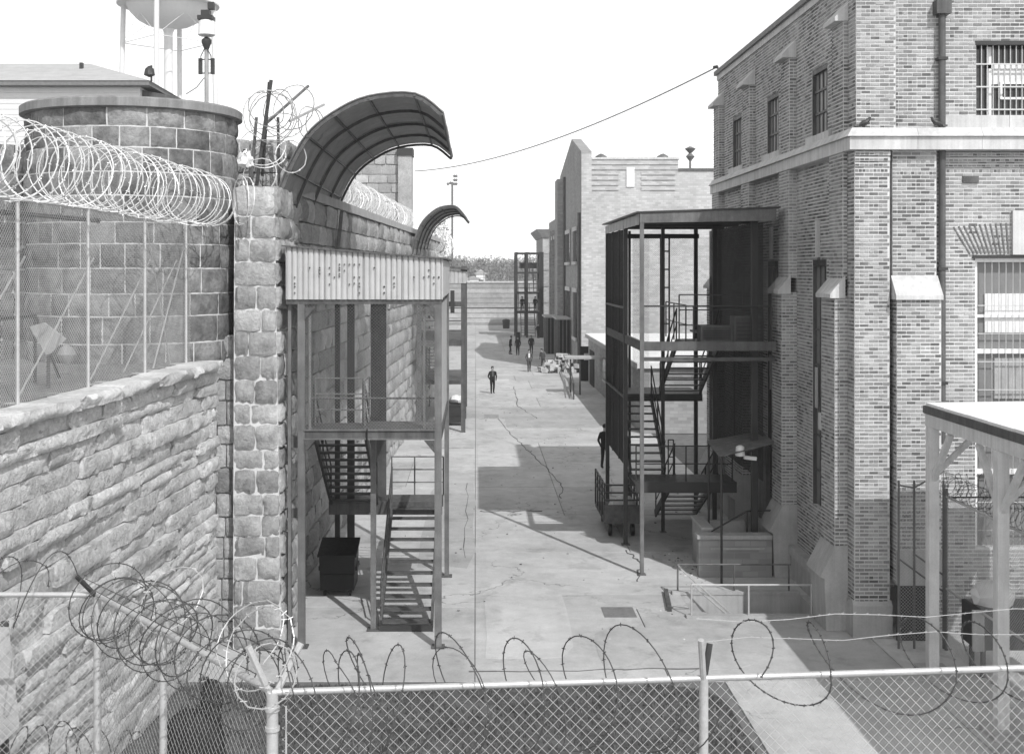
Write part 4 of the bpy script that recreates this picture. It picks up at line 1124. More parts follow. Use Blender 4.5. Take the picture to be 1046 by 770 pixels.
# parapet band and coping
boxo('parapet_band', (8.33, 8.8, 27.31, YE, PZ-.02, PZ+.16), LIME, bb); boxo('parapet_coping', (8.24, 8.9, 27.32, YE+.08, PZ+.16, PZ+.3), PLATE, bb)
boxo('parapet_coping', (8.24, EX, 26.66, 27.31, PZ, PZ+.3), LIME, bb)
# sloped stones on the pilasters
def cap(xo, xi, y0, y1, zb, zt, mat=LIME):
    MB().prism([(xi, zb), (xo, zb), (xo, zb+.09), (xi, zt)], 'Y', y0, y1).build('pilaster_stone', mat, bb)
for y in PIL:
    cap(7.86, 8.2, y-.05, y+PW+.05, 7.38, 7.88); cap(8.0, 8.45, y+.05, y+PW-.05, 13.55, 14.1)
    # battered foot
    MB().prism([(8.4, 0), (7.78, 0), (7.74, 1.15), (7.64, 1.2), (7.99, 1.88), (8.4, 1.9)], 'Y', y-.05, y+PW+.06).build('pilaster_foot', LIME_D, bb)
MB().prism([(26.95, 7.36), (26.42, 7.36), (26.42, 7.45), (26.76, 7.88), (26.95, 7.88)], 'X', 9.08, 10.1).build('pilaster_stone', LIME, bb)
boxo('plinth', (BX0-.06, BX0+.8, 26.62, 27.2, 0, .7), LIME_D, bb); MB().prism([(26.62, .7), (26.70, .8), (27.0, .8), (27.0, .7)], 'X', BX0-.06, BX0+.8).build('plinth_top', LIME_D, bb)
for p in PIL[:3]:
    boxo('water_table', (8.14, 8.5, p+PW+.07, p+4.7-.06, .62, .86), LIME_D, bb); boxo('basement_wall', (8.2, 8.5, p+PW+.07, p+4.7-.06, -.02, .61), LIME_D, bb)
# sills and windows
for (a, b, z0, z1) in up_w:
    boxo('sill', (8.3, 8.6, a-.35, b+.35, CZ1+.02, 11.3), LIME, bb); boxo('lintel', (8.39, 8.6, a+.003, b-.003, z1-.12, z1-.003), STEEL_D, bb); boxo('jamb', (8.39, 8.6, b-.018, b-.002, z0, z1-.13), STEEL, bb)
    w = boxo('window', (8.48, 8.52, a+.02, b-.02, z0+.02, z1), FROST, bb)
    for k in (1, 2): boxo('glazing_bar', (8.44, 8.48, a+.02, b-.02, z0+(z1-z0)*k/3-.03, z0+(z1-z0)*k/3+.03), STEEL_D, w)
    for k in (1, 2, 3): boxo('glazing_bar', (8.45, 8.48, a+(b-a)*k/4-.015, a+(b-a)*k/4+.015, z0+.02, z1), STEEL, w)
for (a, b, z0, z1) in low_w:
    boxo('keystone', (8.3, 8.5, (a+b)/2-.1, (a+b)/2+.1, z1+.05, z1+.95), LIME, bb)
    boxo('lintel', (8.39, 8.6, a+.003, b-.003, z1-.16, z1-.003), STEEL_D, bb); boxo('jamb', (8.39, 8.6, b-.018, b-.002, z0, z1-.17), STEEL, bb)
    w = boxo('window', (8.48, 8.52, a+.02, b-.02, z0+.02, z1-.17), FROST, bb)
    n = 7
    for k in range(1, n): boxo('glazing_bar', (8.44, 8.48, a+.02, b-.02, z0+(z1-z0)*k/n-.02, z0+(z1-z0)*k/n+.02), STEEL, w)
    for k in (1, 2): boxo('glazing_bar', (8.45, 8.48, a+(b-a)*k/3-.02, a+(b-a)*k/3+.02, z0+.02, z1-.17), STEEL, w)
    boxo('vent_panel', (8.41, 8.438, b-.3, b-.1, 4.6, 5.6), LIME_D, w)
boxo('window_lamp', (8.2, 8.45, 29.0, 29.3, 4.2, 4.6), LIME, bb)
# upper front window with security bars and blind
x0, x1, z0, z1 = 9.0+fholes[0][0], 9.0+fholes[0][1], fholes[0][2], fholes[0][3]
w = boxo('window', (x0, x1, 27.22, 27.26, z0, z1), GLASS, bb)
boxo('lintel', (x0-.02, x1, 26.93, 27.0, z1-.09, z1+.0), STEEL_D, w)
boxo('sash', (x0+.33, x1, 27.14, 27.21, z1-.58, z1-.48), WHITE, w); boxo('sash', (x0+.33, x0+.42, 27.14, 27.21, z0, z1-.1), WHITE, w)
boxo('sash', (x0+.62, x0+1.3, 27.16, 27.21, z0+.38, z0+.43), WHITE, w); boxo('sash', (x0+.62, x0+1.3, 27.16, 27.21, z0+.72, z0+.77), WHITE, w); boxo('sash', (x0+.62, x0+.67, 27.15, 27.21, z0+.38, z0+.77), WHITE, w)
boxo('blind', (x0+.42, x1, 27.18, 27.215, z1-.92, z1-.56), BLIND, w)
for k in range(18): railo('bar', [(x0+.02+k*.128, 27.02, z0), (x0+.02+k*.128, 27.02, z1-.09)], .013, GALV, w)
for z in (z0+.12, z0+.62, z0+1.12): boxo('bar', (x0-.06, x1, 26.99, 27.012, z, z+.03), GALV, w)
for (a, b) in ((10.32, WX0+.7), (WX0+.708, EX)):
    boxo('sill', (a, b, 26.88, 27.3, CZ1+.03, z0-.005), LIME, bb)
# tall lower front window: white frame, panes and bars
x0, x1, z0, z1 = 9.0+fholes[1][0], 9.0+fholes[1][1], fholes[1][2], fholes[1][3]
w = boxo('window', (x0, x1, 27.2, 27.24, z0, z1), FROST, bb)
for (a, b, c, e) in ((x0, x0+.1, z0, z1), (x0+.1, x1, z1-.08, z1), (x0+.1, x1, ZP(359, 27)-.05, ZP(359, 27)+.05), (x0+.1, x1, ZP(323, 27)-.03, ZP(323, 27)+.03), (x0+.1, x1, 3.5, 3.6)):
    boxo('frame', (a, b, 27.08, 27.19, c, e), WHITE, w)
boxo('blind', (x0+.3, x1, 27.16, 27.195, ZP(340, 27), ZP(300, 27)), BLIND, w); boxo('curtain', (x0+.5, x1, 27.155, 27.195, ZP(357, 27)-1.1, ZP(357, 27)-.2), ANTR, w)
for k in range(1, 15): railo('bar', [(x0+.1+k*.155, 27.04, z0), (x0+.1+k*.155, 27.04, z1-.08)], .010, GALV, w)
for k in range(9): boxo('bar', (x0+.1, x1, 27.03, 27.05, z0+.35+k*.62, z0+.37+k*.62), GALV, w)
boxo('lintel', (x0-.06, x1, 26.9, 26.96, z1, z1+.07), STEEL_D, bb)
boxo('keystone', (XP(1034, 26.9), XP(1034, 26.9)+.7, 26.86, 26.96, z1+.08, z1+1.05), LIME, bb)
m = MB()
for k in range(11):                                       # flared bricks of the flat arch
    a = R(90+30-k*2.6); u = XP(985, 26.95)+k*.085; m.bar((u+.12, 26.945, z1+.1), (u+.12+.72*math.cos(a), 26.945, z1+.1+.68*math.sin(a)), .03, .035, up=(0, 1, 0))
tag(m.build('arch_bricks', mk('dark_arch_brick', .13, .9, .3, 6), bb), kind='stuff')
boxo('vent', (XP(983, 26.95), XP(999, 26.95), 26.9, 26.96, ZP(187, 26.95), ZP(180, 26.95)), RUST, bb)
# downpipe
railo('downpipe', [(10.22, 26.82, 4.2), (10.22, 26.82, CZ0-.001)], .075, STEEL, bb, 10); railo('downpipe', [(10.22, 26.82, CZ1+.03), (10.22, 26.82, 14.3)], .075, STEEL, bb, 10)
boxo('pipe_casing', (10.11, 10.14, 26.8, 26.94, 4.2, 14.3), STEEL_D, bb) if False else None
for z in (5.5, 8.0, 12.6): boxo('pipe_clamp', (10.12, 10.32, 26.73, 26.95, z, z+.06), STEEL_D, bb)
boxo('rainwater_head', (10.06, 10.38, 26.68, 26.95, 13.6, 13.9), STEEL, bb)
# basement entry at the foot of the front
boxo('entry_hood', (9.08, 9.85, 26.5, 26.94, 1.05, 2.0), LIME_D, bb) if False else None
MB().box(8.98+.12, 9.9, 26.45, 26.49, 0, 1.2).build('entry_door', STEEL_D, bb)
MB().box(9.1, 10.1, 26.40, 26.495, 1.2, 1.95).build('entry_lintel', LIME_D, bb)
boxo('notice', (9.75, 9.86, 26.35, 26.39, 1.05, 1.35), LIME, bb)

# pigeons on the stone band
def pigeon(label, x, y, z, s_=1):
    root = thing('pigeon', (x, y, z), label, 'pigeon')
    m = MB(); m.tube([(x-.14*s_, y, z+.05), (x-.06*s_, y, z+.1), (x+.02*s_, y, z+.12), (x+.08*s_, y, z+.17), (x+.1*s_, y, z+.22), (x+.13*s_, y, z+.225)], [.012, .05, .06, .035, .028, .008], 8); m.build('body', STEEL_D, root, True)
    MB().prism([(y-.03, z+.03), (y+.03, z+.03), (y+.02, z+.07), (y-.02, z+.07)], 'X', min(x-.14*s_, x-.24*s_), max(x-.14*s_, x-.24*s_)).build('tail', STEEL_D, root)
    for dy in (-.02, .02): railo('leg', [(x, y+dy, z), (x, y+dy, z+.08)], .006, RUST, root, 4)
pigeon('dark pigeon perched on the stone band near the building corner', XP(884, 26.66), 26.68, CZ1+.02, 1)
pigeon('dark pigeon perched on the stone band against the downpipe', XP(956, 26.7), 26.68, CZ1+.02, -1)
# ------------------------------------------------------------------ fire-escape cage on the right
fe = thing('fire_escape', (6.2, 36.4, 0), 'tall dark steel fire-escape cage attached to the brick building', 'fire escape')
X0, X1, Y0, Y1 = 4.37, 7.9, 32.2, 40.6
RZ = 9.5
for (x, y, w) in ((X0, Y0, .1), (7.42, 32.6, .16), (X0, 35.7, .12), (X0, Y1, .12), (7.3, Y1, .12), (5.72, 37.4, .1), (7.2, 36.9, .12), (5.1, Y1, .08)):
    boxo('post', (x-w/2, x+w/2, y-w/2, y+w/2, 0 if (x, y) != (7.42, 32.6) else .02, RZ-.2 if x < 7 else RZ-.1), STEEL_L if y == Y0 else STEEL_D, fe); boxo('base_plate', (x-w, x+w, y-w, y+w, .001, .025), STEEL_L, fe)
# roof: fascia channels and sheet
MB().hexa([(X0-.06,Y0-.06,RZ-.26),(X1,Y0-.06,RZ-.2),(X1,Y0+.02,RZ-.2),(X0-.06,Y0+.02,RZ-.26),(X0-.06,Y0-.06,RZ),(X1,Y0-.06,RZ+.12),(X1,Y0+.02,RZ+.12),(X0-.06,Y0+.02,RZ)]).build('fascia', STEEL_L, fe)
corrugated('fascia_sheet', (X0-.07, Y1), (X0-.07, Y0+.02), RZ-.3, RZ-.05, RZ-.02, CORR, fe, .8, .015)
MB().hexa([(X0-.15,Y0-.1,RZ),(X1+.1,Y0-.1,RZ+.13),(X1+.1,Y1+.3,RZ+.13),(X0-.15,Y1+.3,RZ),(X0-.15,Y0-.1,RZ+.04),(X1+.1,Y0-.1,RZ+.17),(X1+.1,Y1+.3,RZ+.17),(X0-.15,Y1+.3,RZ+.04)]).build('roof', STEEL_D, fe)
for y in (34.5, 36.8, 39): boxo('rafter', (X0, X1, y-.05, y+.05, RZ-.2, RZ-.01), STEEL_D, fe)
boxo('eaves_beam', (X0, X1-.5, Y1-.06, Y1+.06, RZ-.45, RZ-.3), STEEL_D, fe)
# upper deck
UZ = 6.0
boxo('deck_beam', (X0+.05, X1, Y0-.04, Y0+.05, UZ-.12, UZ+.12), STEEL, fe); boxo('deck_beam', (X0-.04, X0+.045, Y0, Y1, UZ-.12, UZ+.12), STEEL_D, fe)
boxo('deck_beam', (X0+.05, X1, Y0+.1, Y0+.2, UZ-.4, UZ-.3), STEEL, fe)
boxo('deck', (5.75, X1, Y0+.06, 35.2, UZ-.03, UZ+.03), STEEL_D, fe); boxo('deck', (7.1, X1, 35.2, Y1, UZ-.03, UZ+.03), STEEL_D, fe); boxo('deck', (X0, 5.74, Y0+.06, 33.0, UZ-.03, UZ+.03), STEEL_D, fe)
railing(fe, [(X0+.05, Y0+.1, UZ), (5.75, Y0+.1, UZ), (7.8, Y0+.1, UZ)], 1.05, STEEL_D, 1, r=.025)
railing(fe, [(5.7, 33.2, UZ), (5.7, 35.2, UZ), (5.75, 37, UZ)], 1.05, STEEL_D, 2)
railing(fe, [(5.8, 34.9, UZ), (7.6, 34.9, UZ)], 1.3, STEEL, 3)
# flights and landings
stair(fe, 5.78, 7.02, (35.2, UZ), (38.4, 4.15), 9, STEEL_D)
boxo('landing', (X0+.1, 7.1, 38.4, Y1, 4.05, 4.12), STEEL_D, fe); boxo('landing_beam', (X0+.1, 7.1, 38.32, 38.4, 3.9, 4.13), STEEL_D, fe)
stair(fe, 4.5, 5.5, (38.4, 4.1), (35.6, 2.1), 10, STEEL_D)
boxo('landing', (X0+.1, 7.3, 34.3, 35.6, 2.0, 2.07), STEEL_D, fe); boxo('landing_beam', (X0+.1, 7.3, 34.22, 34.3, 1.78, 2.08), STEEL_D, fe); boxo('landing_beam', (X0+.1, 7.3, 35.6, 35.66, 1.78, 2.06), STEEL_D, fe)
railing(fe, [(5.6, 35.6, 2.07), (5.75, 35.6, 2.07)], 1.0, STEEL_D, 2); railing(fe, [(4.5, 34.35, 2.07), (5.9, 34.35, 2.07), (7.2, 34.35, 2.07)], 1.0, STEEL_D, 2)
railing(fe, [(5.9, 38.5, 4.12), (7.1, 38.5, 4.12)], 1.0, STEEL_D, 2)
stair(fe, 5.8, 7.05, (35.65, 2.05), (39.5, .1), 9, STEEL_D)
# ladder frame behind
for x in (6.1, 6.38): boxo('ladder_rail', (x, x+.05, Y1-.1, Y1-.05, 5.5, 9.1), STEEL_D, fe)
for k in range(5): boxo('rung', (6.15, 6.38, Y1-.1, Y1-.06, 6.2+k*.6, 6.25+k*.6), STEEL_D, fe)
# wire screens
def screen(p0, p1, z0, z1, mat=MESH_D, r=.0034, pitch=.05):
    m = MB(); chainlink(m, p0, p1, z0, z1, pitch, r); tag(m.build('wire_screen', mat, fe, fix=False), kind='stuff')
screen((X0, 35.75), (X0, Y1), 2.28, 9.2); screen((5.2, Y1), (5.75, Y1), 4.1, 9.1)
screen((5.75, Y1), (7.9, Y1), 4.2, 9.1, MESH_D, .002, .07); screen((6.5, Y0+.12), (X1, Y0+.12), UZ, RZ-.25, MESH_D, .0036, .05)
screen((6.9, 35.9), (7.9, 35.9), UZ, RZ-.2, MESH_D, .0045, .05); screen((7.75, 33.0), (7.75, Y1), 2.3, RZ-.2, MESH_D, .0045, .06)
for z in (6.9, 4.3): bar('screen_rail', (X0-.03, 35.7, z), (X0-.03, Y1, z), .06, STEEL_L if z > 5 else STEEL_D, fe)
for y in (37.2, 38.9): boxo('screen_stile', (X0-.04, X0+.02, y-.03, y+.03, 2.28, 9.25), STEEL_D, fe)
# units on the upper deck
def deckbox(label, x, y, z, w, dp, h):
    root = thing('cooling_unit', (x+w/2, y, z), label, 'unit')
    boxo('housing', (x, x+w, y, y+dp, z, z+h), STEEL, root)
    for (a, b, c, e) in ((x-.01, x+w+.01, z-.0, z+.05), (x-.01, x+w+.01, z+h-.04, z+h+.01), (x-.01, x+.03, z+.05, z+h-.04), (x+w-.03, x+w+.01, z+.05, z+h-.04)): boxo('edge', (a, b, y-.02, y-.001, c, e), STEEL_L, root)
    for k in range(5): boxo('grille_bar', (x+.06, x+w-.06, y-.015, y-.002, z+.1+k*(h-.2)/5, z+.13+k*(h-.2)/5), STEEL_D, root)
deckbox('grey boxy unit on the upper fire-escape deck, nearer the street', 6.15, 33.4, UZ+.03, .85, .6, .45)
deckbox('taller grey boxy unit on the upper fire-escape deck, against the building', 7.02, 33.2, UZ+.03, .78, .6, .72)

# door awning and lamp beside the cage
aw = thing('door_awning', (7.3, 32, 3.5), 'small sloping sheet awning over a doorway under the fire escape', 'awning')
zt = 3.55
MB().hexa([W(735, 466, 31.2)+Vector((0,0,-.03)), W(791, 452, 31.6)+Vector((0,0,-.03)), W(778, 440, 34.0)+Vector((0,0,-.03)), W(722, 450, 33.6)+Vector((0,0,-.03)), W(735, 466, 31.2), W(791, 452, 31.6), W(778, 440, 34.0), W(722, 450, 33.6)]).build('sheet', STEEL_L, aw)
q = W(737, 466, 31.3); railo('support', [(q.x, q.y, 0), q], .03, STEEL_D, aw); q = W(724, 452, 33.4); railo('support', [(q.x, q.y, 0), q], .03, STEEL_D, aw)
lp = W(756, 461, 31.5)
la = thing('floodlight', (lp.x, lp.y, lp.z), 'small white floodlight on the post under the awning', 'lamp')
MB().lathe([(.1, -.12), (.13, -.1), (.11, .12), (.04, .16)], lp, 10).build('housing', WHITE, la, True)
q = lp+Vector((.12, .1, -.16)); MB().bar(q, q+Vector((.32, 0, -.04)), .1, .09).build('shade', WHITE, la); railo('arm', [lp+Vector((0,.05,-.05)), (7.42, 32.55, lp.z-.1)], .025, STEEL_L, la)
boxo('door', (8.2, 8.33, 34.6, 35.6, .87, 3.0), STEEL_L, None)['label'] = 'plain grey door in the brick building behind the awning'
bpy.data.objects['door']['category'] = 'door'; bpy.data.objects['door'].name = 'side_door'
# brick parapets round the basement entry
pw = thing('parapet_wall', (6.7, 32.4, 0), 'low brick parapet with stone coping in front of the awning', 'wall')
def pxbox(px0, px1, Y, z0, z1, dp): return (XP(px0, Y), XP(px1, Y), Y, Y+dp, z0, z1)
a, b = XP(714, 31.9), 7.72
boxo('wall', (a, b, 31.9, 32.2, 0, 1.0), B3, pw); boxo('coping', (a-.05, b, 31.85, 32.25, 1.0, 1.1), LIME_D, pw); boxo('panel_moulding', (a+.3, b-.2, 31.87, 31.9, .72, .77), LIME_D, pw)
pw2 = thing('parapet_wall', (5.9, 34, 0), 'low concrete parapet running back beside the fire-escape stairs', 'wall')
boxo('wall', (6.0, 6.22, 32.3, 33.9, 0, 1.15), CONC2, pw2); boxo('coping', (5.96, 6.26, 32.27, 33.95, 1.15, 1.22), LIME_D, pw2)
boxo('wall', (6.22, 7.4, 33.7, 33.9, 0, 1.1), CONC2, pw2)
rl = thing('entry_rail', (7, 33, 1.1), 'dark pipe handrail sloping over the brick parapet', 'handrail')
railo('rail', [W(722, 545, 32.6), W(763, 522, 32.6), W(790, 521, 32.6)], .025, STEEL_D, rl); q = W(763, 522, 32.6); railo('post', [(q.x, q.y, .0), q], .025, STEEL_D, rl); q = W(724, 544, 32.6); railo('post', [(q.x, q.y, .0), q], .025, STEEL_D, rl)

# laundry cart
ct = thing('cart', (4.6, 38, 0), 'slatted wooden cart with pale sacks under the fire escape', 'cart')
cy_ = 37.0; x0, x1, y0, y1 = XP(615, 37.3), XP(651, 37.3), 37.2-.6, 39.4
boxo('bed', (x0, x1, y0, y1, .42, .56), RUST, ct); boxo('side', (x0, x1, y0, y0+.05, .56, .98), RUST, ct)
for z in (1.1, 1.32, 1.55): boxo('rail', (x0, x1, y0, y0+.04, z, z+.05), STEEL_D, ct); boxo('rail', (x0, x0+.04, y0+.04, y1, z, z+.05), STEEL_D, ct); boxo('rail', (x1-.04, x1, y0+.04, y1, z, z+.05), STEEL_D, ct)
for k in range(5):
    y = y0+.04+(y1-y0-.1)*k/4; boxo('stake', (x0-.02, x0+.03, y, y+.05, .5, 1.62), STEEL_D, ct); boxo('stake', (x1-.03, x1+.02, y, y+.05, .5, 1.62), STEEL_D, ct)
for x in (x0+.2, x1-.2):
    for y in (y0+.3, y1-.4): MB().lathe([(.06, -.05), (.2, -.05), (.21, 0), (.2, .05), (.06, .05)], (x, y, .21), 16, 'X').build('wheel', BLACK, ct, True)
g = random.Random(6)
for i, (x, y) in enumerate(((x0+.45, y0+.5), (x0+.75, y0+1.2))):
    m = MB(); m.lathe([(.05, 0), (.3, .05), (.34, .25), (.22, .45), (.04, .5)], (x, y, .56), 9); m.v = [(a+g.uniform(-.05,.05), b+g.uniform(-.05,.05), c+g.uniform(-.03,.03)) for a, b, c in m.v]
    tag(m.build('sack', BAG, None, True), ['pale sack in the cart, nearer its front end', 'pale sack in the cart, at its back end'][i], 'sack', 'sacks in the cart')

# ------------------------------------------------------------------ covered walkway at lower right
cw = thing('covered_walkway', (10.6, 20, 0), 'white sheet-roofed walkway on pale timber posts at lower right', 'walkway')
x0, x1, y0, y1, z = 9.06, 12.6, 12.5, 24.5, 5.3
for i in range(12):                                       # roof sheets, butted with small steps
    a = y0+(y1-y0)*i/12; b = y0+(y1-y0)*(i+1)/12
    MB().hexa([(x0-.06,a,z-.005+.002*(i%2)),(x1,a,z+.05),(x1,b-.012,z+.05),(x0-.06,b-.012,z-.005+.002*(i%2)),(x0-.06,a,z+.05+.004*(i%2)),(x1,a,z+.1),(x1,b-.012,z+.1),(x0-.06,b-.012,z+.05+.004*(i%2))]).build('roof_sheet', ROOFW, cw)
boxo('gutter', (x0-.09, x0+.02, y0, y1+.06, z-.16, z-.008), STEEL, cw)
boxo('eaves_beam', (x0-.08, x0+.1, y0, y1-.04, z-.4, z-.163), TIMBER, cw); boxo('eaves_beam', (x1-.24, x1-.05, y0, y1-.04, z-.4, z-.16), TIMBER, cw)
boxo('cross_beam', (x0+.25, x1-.25, y1-.25, y1-.07, z-.38, z-.12), TIMBER, cw)
for y in (24.28, 21.1, 17.6, 14.2):
    for x in (x0-.1, x1-.3):
        boxo('post', (x, x+.2, y-.1, y+.1, .12, z-.402), TIMBER, cw); boxo('footing', (x-.16, x+.41, y-.35, y+.3, -.05, .12), CONC2, cw)
        for s_ in (-1, 1):
            if y+s_*.9 < y1 and y+s_*.9 > y0: bar('brace', (x+.1, y+s_*.05, z-1.45), (x+.1, y+s_*.95, z-.43), .1, TIMBER, cw)
    boxo('tie_beam', (x0+.25, x1-.25, y-.08, y+.08, z-.39, z-.2), TIMBER, cw)
    bar('brace', (x0+.05, y, z-1.35), (x0+1.0, y, z-.42), .1, TIMBER, cw)
# security fence inside the walkway
xf = thing('walkway_side_fence', (9.9, 20, 0), 'chain-link fence with barbed top running under the covered walkway', 'fence')
xx = 9.92
for y in (25.8, 23.0, 19.8, 16.5): railo('post', [(xx, y, 0), (xx, y, 3.4)], .04, STEEL_L, xf, 8)
for zz in (3.24, 1.3): railo('rail', [(xx, 14, zz), (xx, 25.8, zz)], .028, GALV, xf)
m = MB(); chainlink(m, (xx, 14), (xx, 25.8), .05, 3.24, .0707, .003); tag(m.build('wire_mesh', MESHW, xf, fix=False), kind='stuff')
m = MB(); coil(m, [(xx, 14, 3.5), (xx, 25.9, 3.5)], .22, .22, .005, 16, .15, .3, .3, 4, 4, .02, seed=55); m.build('barbed_coil', BARB, xf, fix=False)
yf = thing('gate_fence', (9.4, 26.0, 0), 'short chain-link fence between the brick corner and the covered walkway', 'fence')
for x in (8.95, 9.28, 9.9): railo('post', [(x, 25.9, 0), (x, 25.9, 3.55)], .025, STEEL_L, yf)
for (a, b) in (((8.95, 3.45), (9.28, 3.4)), ((9.28, 3.4), (9.9, 3.75)), ((8.95, 1.9), (9.9, 1.2)), ((9.28, 2.0), (9.9, 1.55))): railo('rail', [(a[0], 25.9, a[1]), (b[0], 25.9, b[1])], .02, STEEL_L, yf)
m = MB(); chainlink(m, (8.95, 25.9), (9.9, 25.9), .05, 3.4, .0707, .003); tag(m.build('wire_mesh', MESHW, yf, fix=False), kind='stuff')
m = MB(); coil(m, [(9.9, 25.95, 3.45), (12.6, 25.95, 3.4)], .25, .25, .006, 16, .15, .3, .3, 4, 4, .02, seed=56); railo('strand', [(9.9, 25.9, 3.2), (12.6, 25.9, 3.2)], .02, STEEL_D, yf); m.build('barbed_coil', BARB, yf, fix=False)
# sack trolley under the walkway
q = W(1010, 612, 24.2)
tr = thing('trolley', (q.x, q.y, 0), 'dark box trolley under the covered walkway', 'trolley')
boxo('body', (q.x-.3, q.x+1.2, q.y-.2, q.y+.6, .55, 1.35), STEEL_D, tr); boxo('panel', (q.x-.42, q.x-.2, q.y-.28, q.y-.21, .55, 1.35), LIME_D, tr)
for x in (q.x-.2, q.x+1.0): boxo('leg', (x, x+.08, q.y-.15, q.y-.07, 0, .55), STEEL_D, tr); boxo('leg', (x, x+.08, q.y+.4, q.y+.48, 0, .55), STEEL_D, tr)
g = random.Random(12); m = MB(); m.lathe([(.1, 0), (.36, .04), (.4, .22), (.28, .42), (.06, .5)], (q.x+.12, q.y+.1, 1.35), 12); m.v = [(a+g.uniform(-.03,.03), b+g.uniform(-.03,.03), c+g.uniform(-.02,.02)) for a, b, c in m.v]
tag(m.build('mesh_sack', BAG, None, True), 'pale mesh sack on the trolley under the covered walkway', 'sack')
# ------------------------------------------------------------------ buildings down the right of the street
b2 = thing('gabled_hall', (14, 105, 0), 'pale brick hall with pointed parapet beyond the fire escape', 'building')
X0, Y0, Y1 = 8.2, 95.0, 119.0
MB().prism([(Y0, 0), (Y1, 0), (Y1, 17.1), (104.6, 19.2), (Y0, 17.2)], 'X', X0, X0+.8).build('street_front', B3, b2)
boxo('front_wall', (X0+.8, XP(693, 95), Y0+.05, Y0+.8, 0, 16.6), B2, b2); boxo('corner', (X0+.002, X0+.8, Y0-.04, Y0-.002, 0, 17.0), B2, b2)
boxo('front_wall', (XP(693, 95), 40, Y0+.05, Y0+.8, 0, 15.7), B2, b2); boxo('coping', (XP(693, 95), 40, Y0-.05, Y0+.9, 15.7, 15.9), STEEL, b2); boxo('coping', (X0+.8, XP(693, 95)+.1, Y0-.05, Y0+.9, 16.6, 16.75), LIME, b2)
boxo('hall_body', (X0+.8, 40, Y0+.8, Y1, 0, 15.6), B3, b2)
for k in range(6): boxo('brick_band', (X0+.8, XP(632, 95) if k > 1 else XP(693, 95), Y0-.04, Y0+.05, 16.2-k*.4, 16.42-k*.4), B2, b2)
for k in range(2, 6): boxo('brick_band', (XP(655, 95), XP(690, 95), Y0-.04, Y0+.05, 16.2-k*.4, 16.42-k*.4), B2, b2)
boxo('stone_panel', (XP(640, 95), XP(648, 95), Y0-.06, Y0+.05, ZP(191, 95), ZP(171, 95)), WHITE, b2)
for (ya, yb, z0, z1) in ((99, 102.2, 8.7, 11.2), (106, 110.5, 8.7, 11.2), (99, 102.2, 2.5, 6.2), (106, 110.5, 2.5, 6.2)):
    w = boxo('window', (X0-.06, X0-.003, ya, yb, z0, z1), GLASS, b2)
    for k in range(1, 4): boxo('mullion', (X0-.12, X0-.061, ya+(yb-ya)*k/4-.05, ya+(yb-ya)*k/4+.05, z0, z1), STEEL_L, w)
    boxo('lintel', (X0-.14, X0-.062, ya-.3, yb+.3, z1, z1+.35), LIME, w); boxo('sill', (X0-.2, X0-.062, ya-.2, yb+.2, z0-.25, z0), LIME, w)
for y in (95.6, 111.6): railo('downpipe', [(X0-.12, y+.2, 0), (X0-.12, y+.2, 12.5 if y < 100 else 16.5)], .13, STEEL, b2, 8)
boxo('pilaster', (X0-.5, X0, 115.5, 119, 0, 16.6), B3, b2)
for (px, Y, zb, lab) in ((614, 100, 15.6, 'mushroom roof vent on the hall, nearer the gable'), (677, 100, 15.6, 'mushroom roof vent on the hall, nearer the brick building')):
    x = XP(px, Y); v = thing('roof_vent', (x, Y, zb), lab, 'vent', None)
    railo('stem', [(x, Y, zb), (x, Y, zb+1.7)], .08, STEEL_L, v, 8); MB().lathe([(.15, 1.45), (.5, 1.55), (.45, 1.7), (.1, 1.9)], (x, Y, zb), 14).build('cowl', STEEL_L, v, True)
x = XP(705, 110); v = thing('roof_siren', (x, 110, 15.6), 'small horn-shaped fixture on a mast above the hall roof', 'siren'); railo('mast', [(x, 110, 15.6), (x, 110, 18.6)], .1, STEEL_L, v); MB().lathe([(.1, 2.2), (.4, 2.6), (.12, 2.9), (.5, 3.3), (.1, 3.5)], (x, 110, 15.6), 10).build('horn', STEEL_L, v, True)
# low wing with white roof
lw = thing('low_wing', (12, 72, 0), 'low flat white-roofed wing in front of the pale hall', 'building')
boxo('wall', (8.1, 24, 60, 88, 0, 3.2), B3, lw); boxo('roof', (7.9, 24.2, 59.8, 88.2, 3.2, 3.45), ROOFW, lw); boxo('fascia', (7.88, 7.9, 59.8, 88.2, 3.16, 3.4), LIME_D, lw)
d_ = boxo('doorway', (8.04, 8.1, 83.5, 86.5, 0, 2.4), DARKROOM, lw)  # flat black panel, the unlit opening is painted into its colour
for y in (64, 70, 76): w = boxo('window', (8.05, 8.1, y, y+1.6, 1.1, 2.5), GLASS, lw); boxo('sill', (8.0, 8.05, y-.1, y+1.7, 1.0, 1.1), LIME, w)
# small canopy and ramp rail by the low wing
sc_ = thing('door_canopy', (7, 84, 0), 'small flat canopy with white top over a dark doorway', 'canopy')
boxo('roof', (XP(577, 79), 8.1, 78.4, 80.2, 2.3, 2.42), LIME_D, sc_)
for x in (XP(581, 84), XP(590, 84)): boxo('post', (x-.35, x-.25, 78.5, 78.6, 0, 2.3), STEEL_D, sc_)
boxo('opening_shade', (XP(592, 89), XP(612, 89), 88.4, 88.5, 0, 2.5), DARKROOM, sc_)  # black sheet painting the shade of the opening behind the canopy
boxo('notice_board', (XP(597, 88), XP(602, 88), 88.3, 88.38, 1.5, 2.0), LIME, sc_)
rr = thing('ramp_rail', (6.2, 78, 0), 'pale ramp kerb with dark pipe railing beside the low wing', 'railing')
railing(rr, [W(576, 378, 98)*1, W(583, 392, 86), W(586, 408, 75.8)], 1.0, STEEL_D, 2, r=.04)
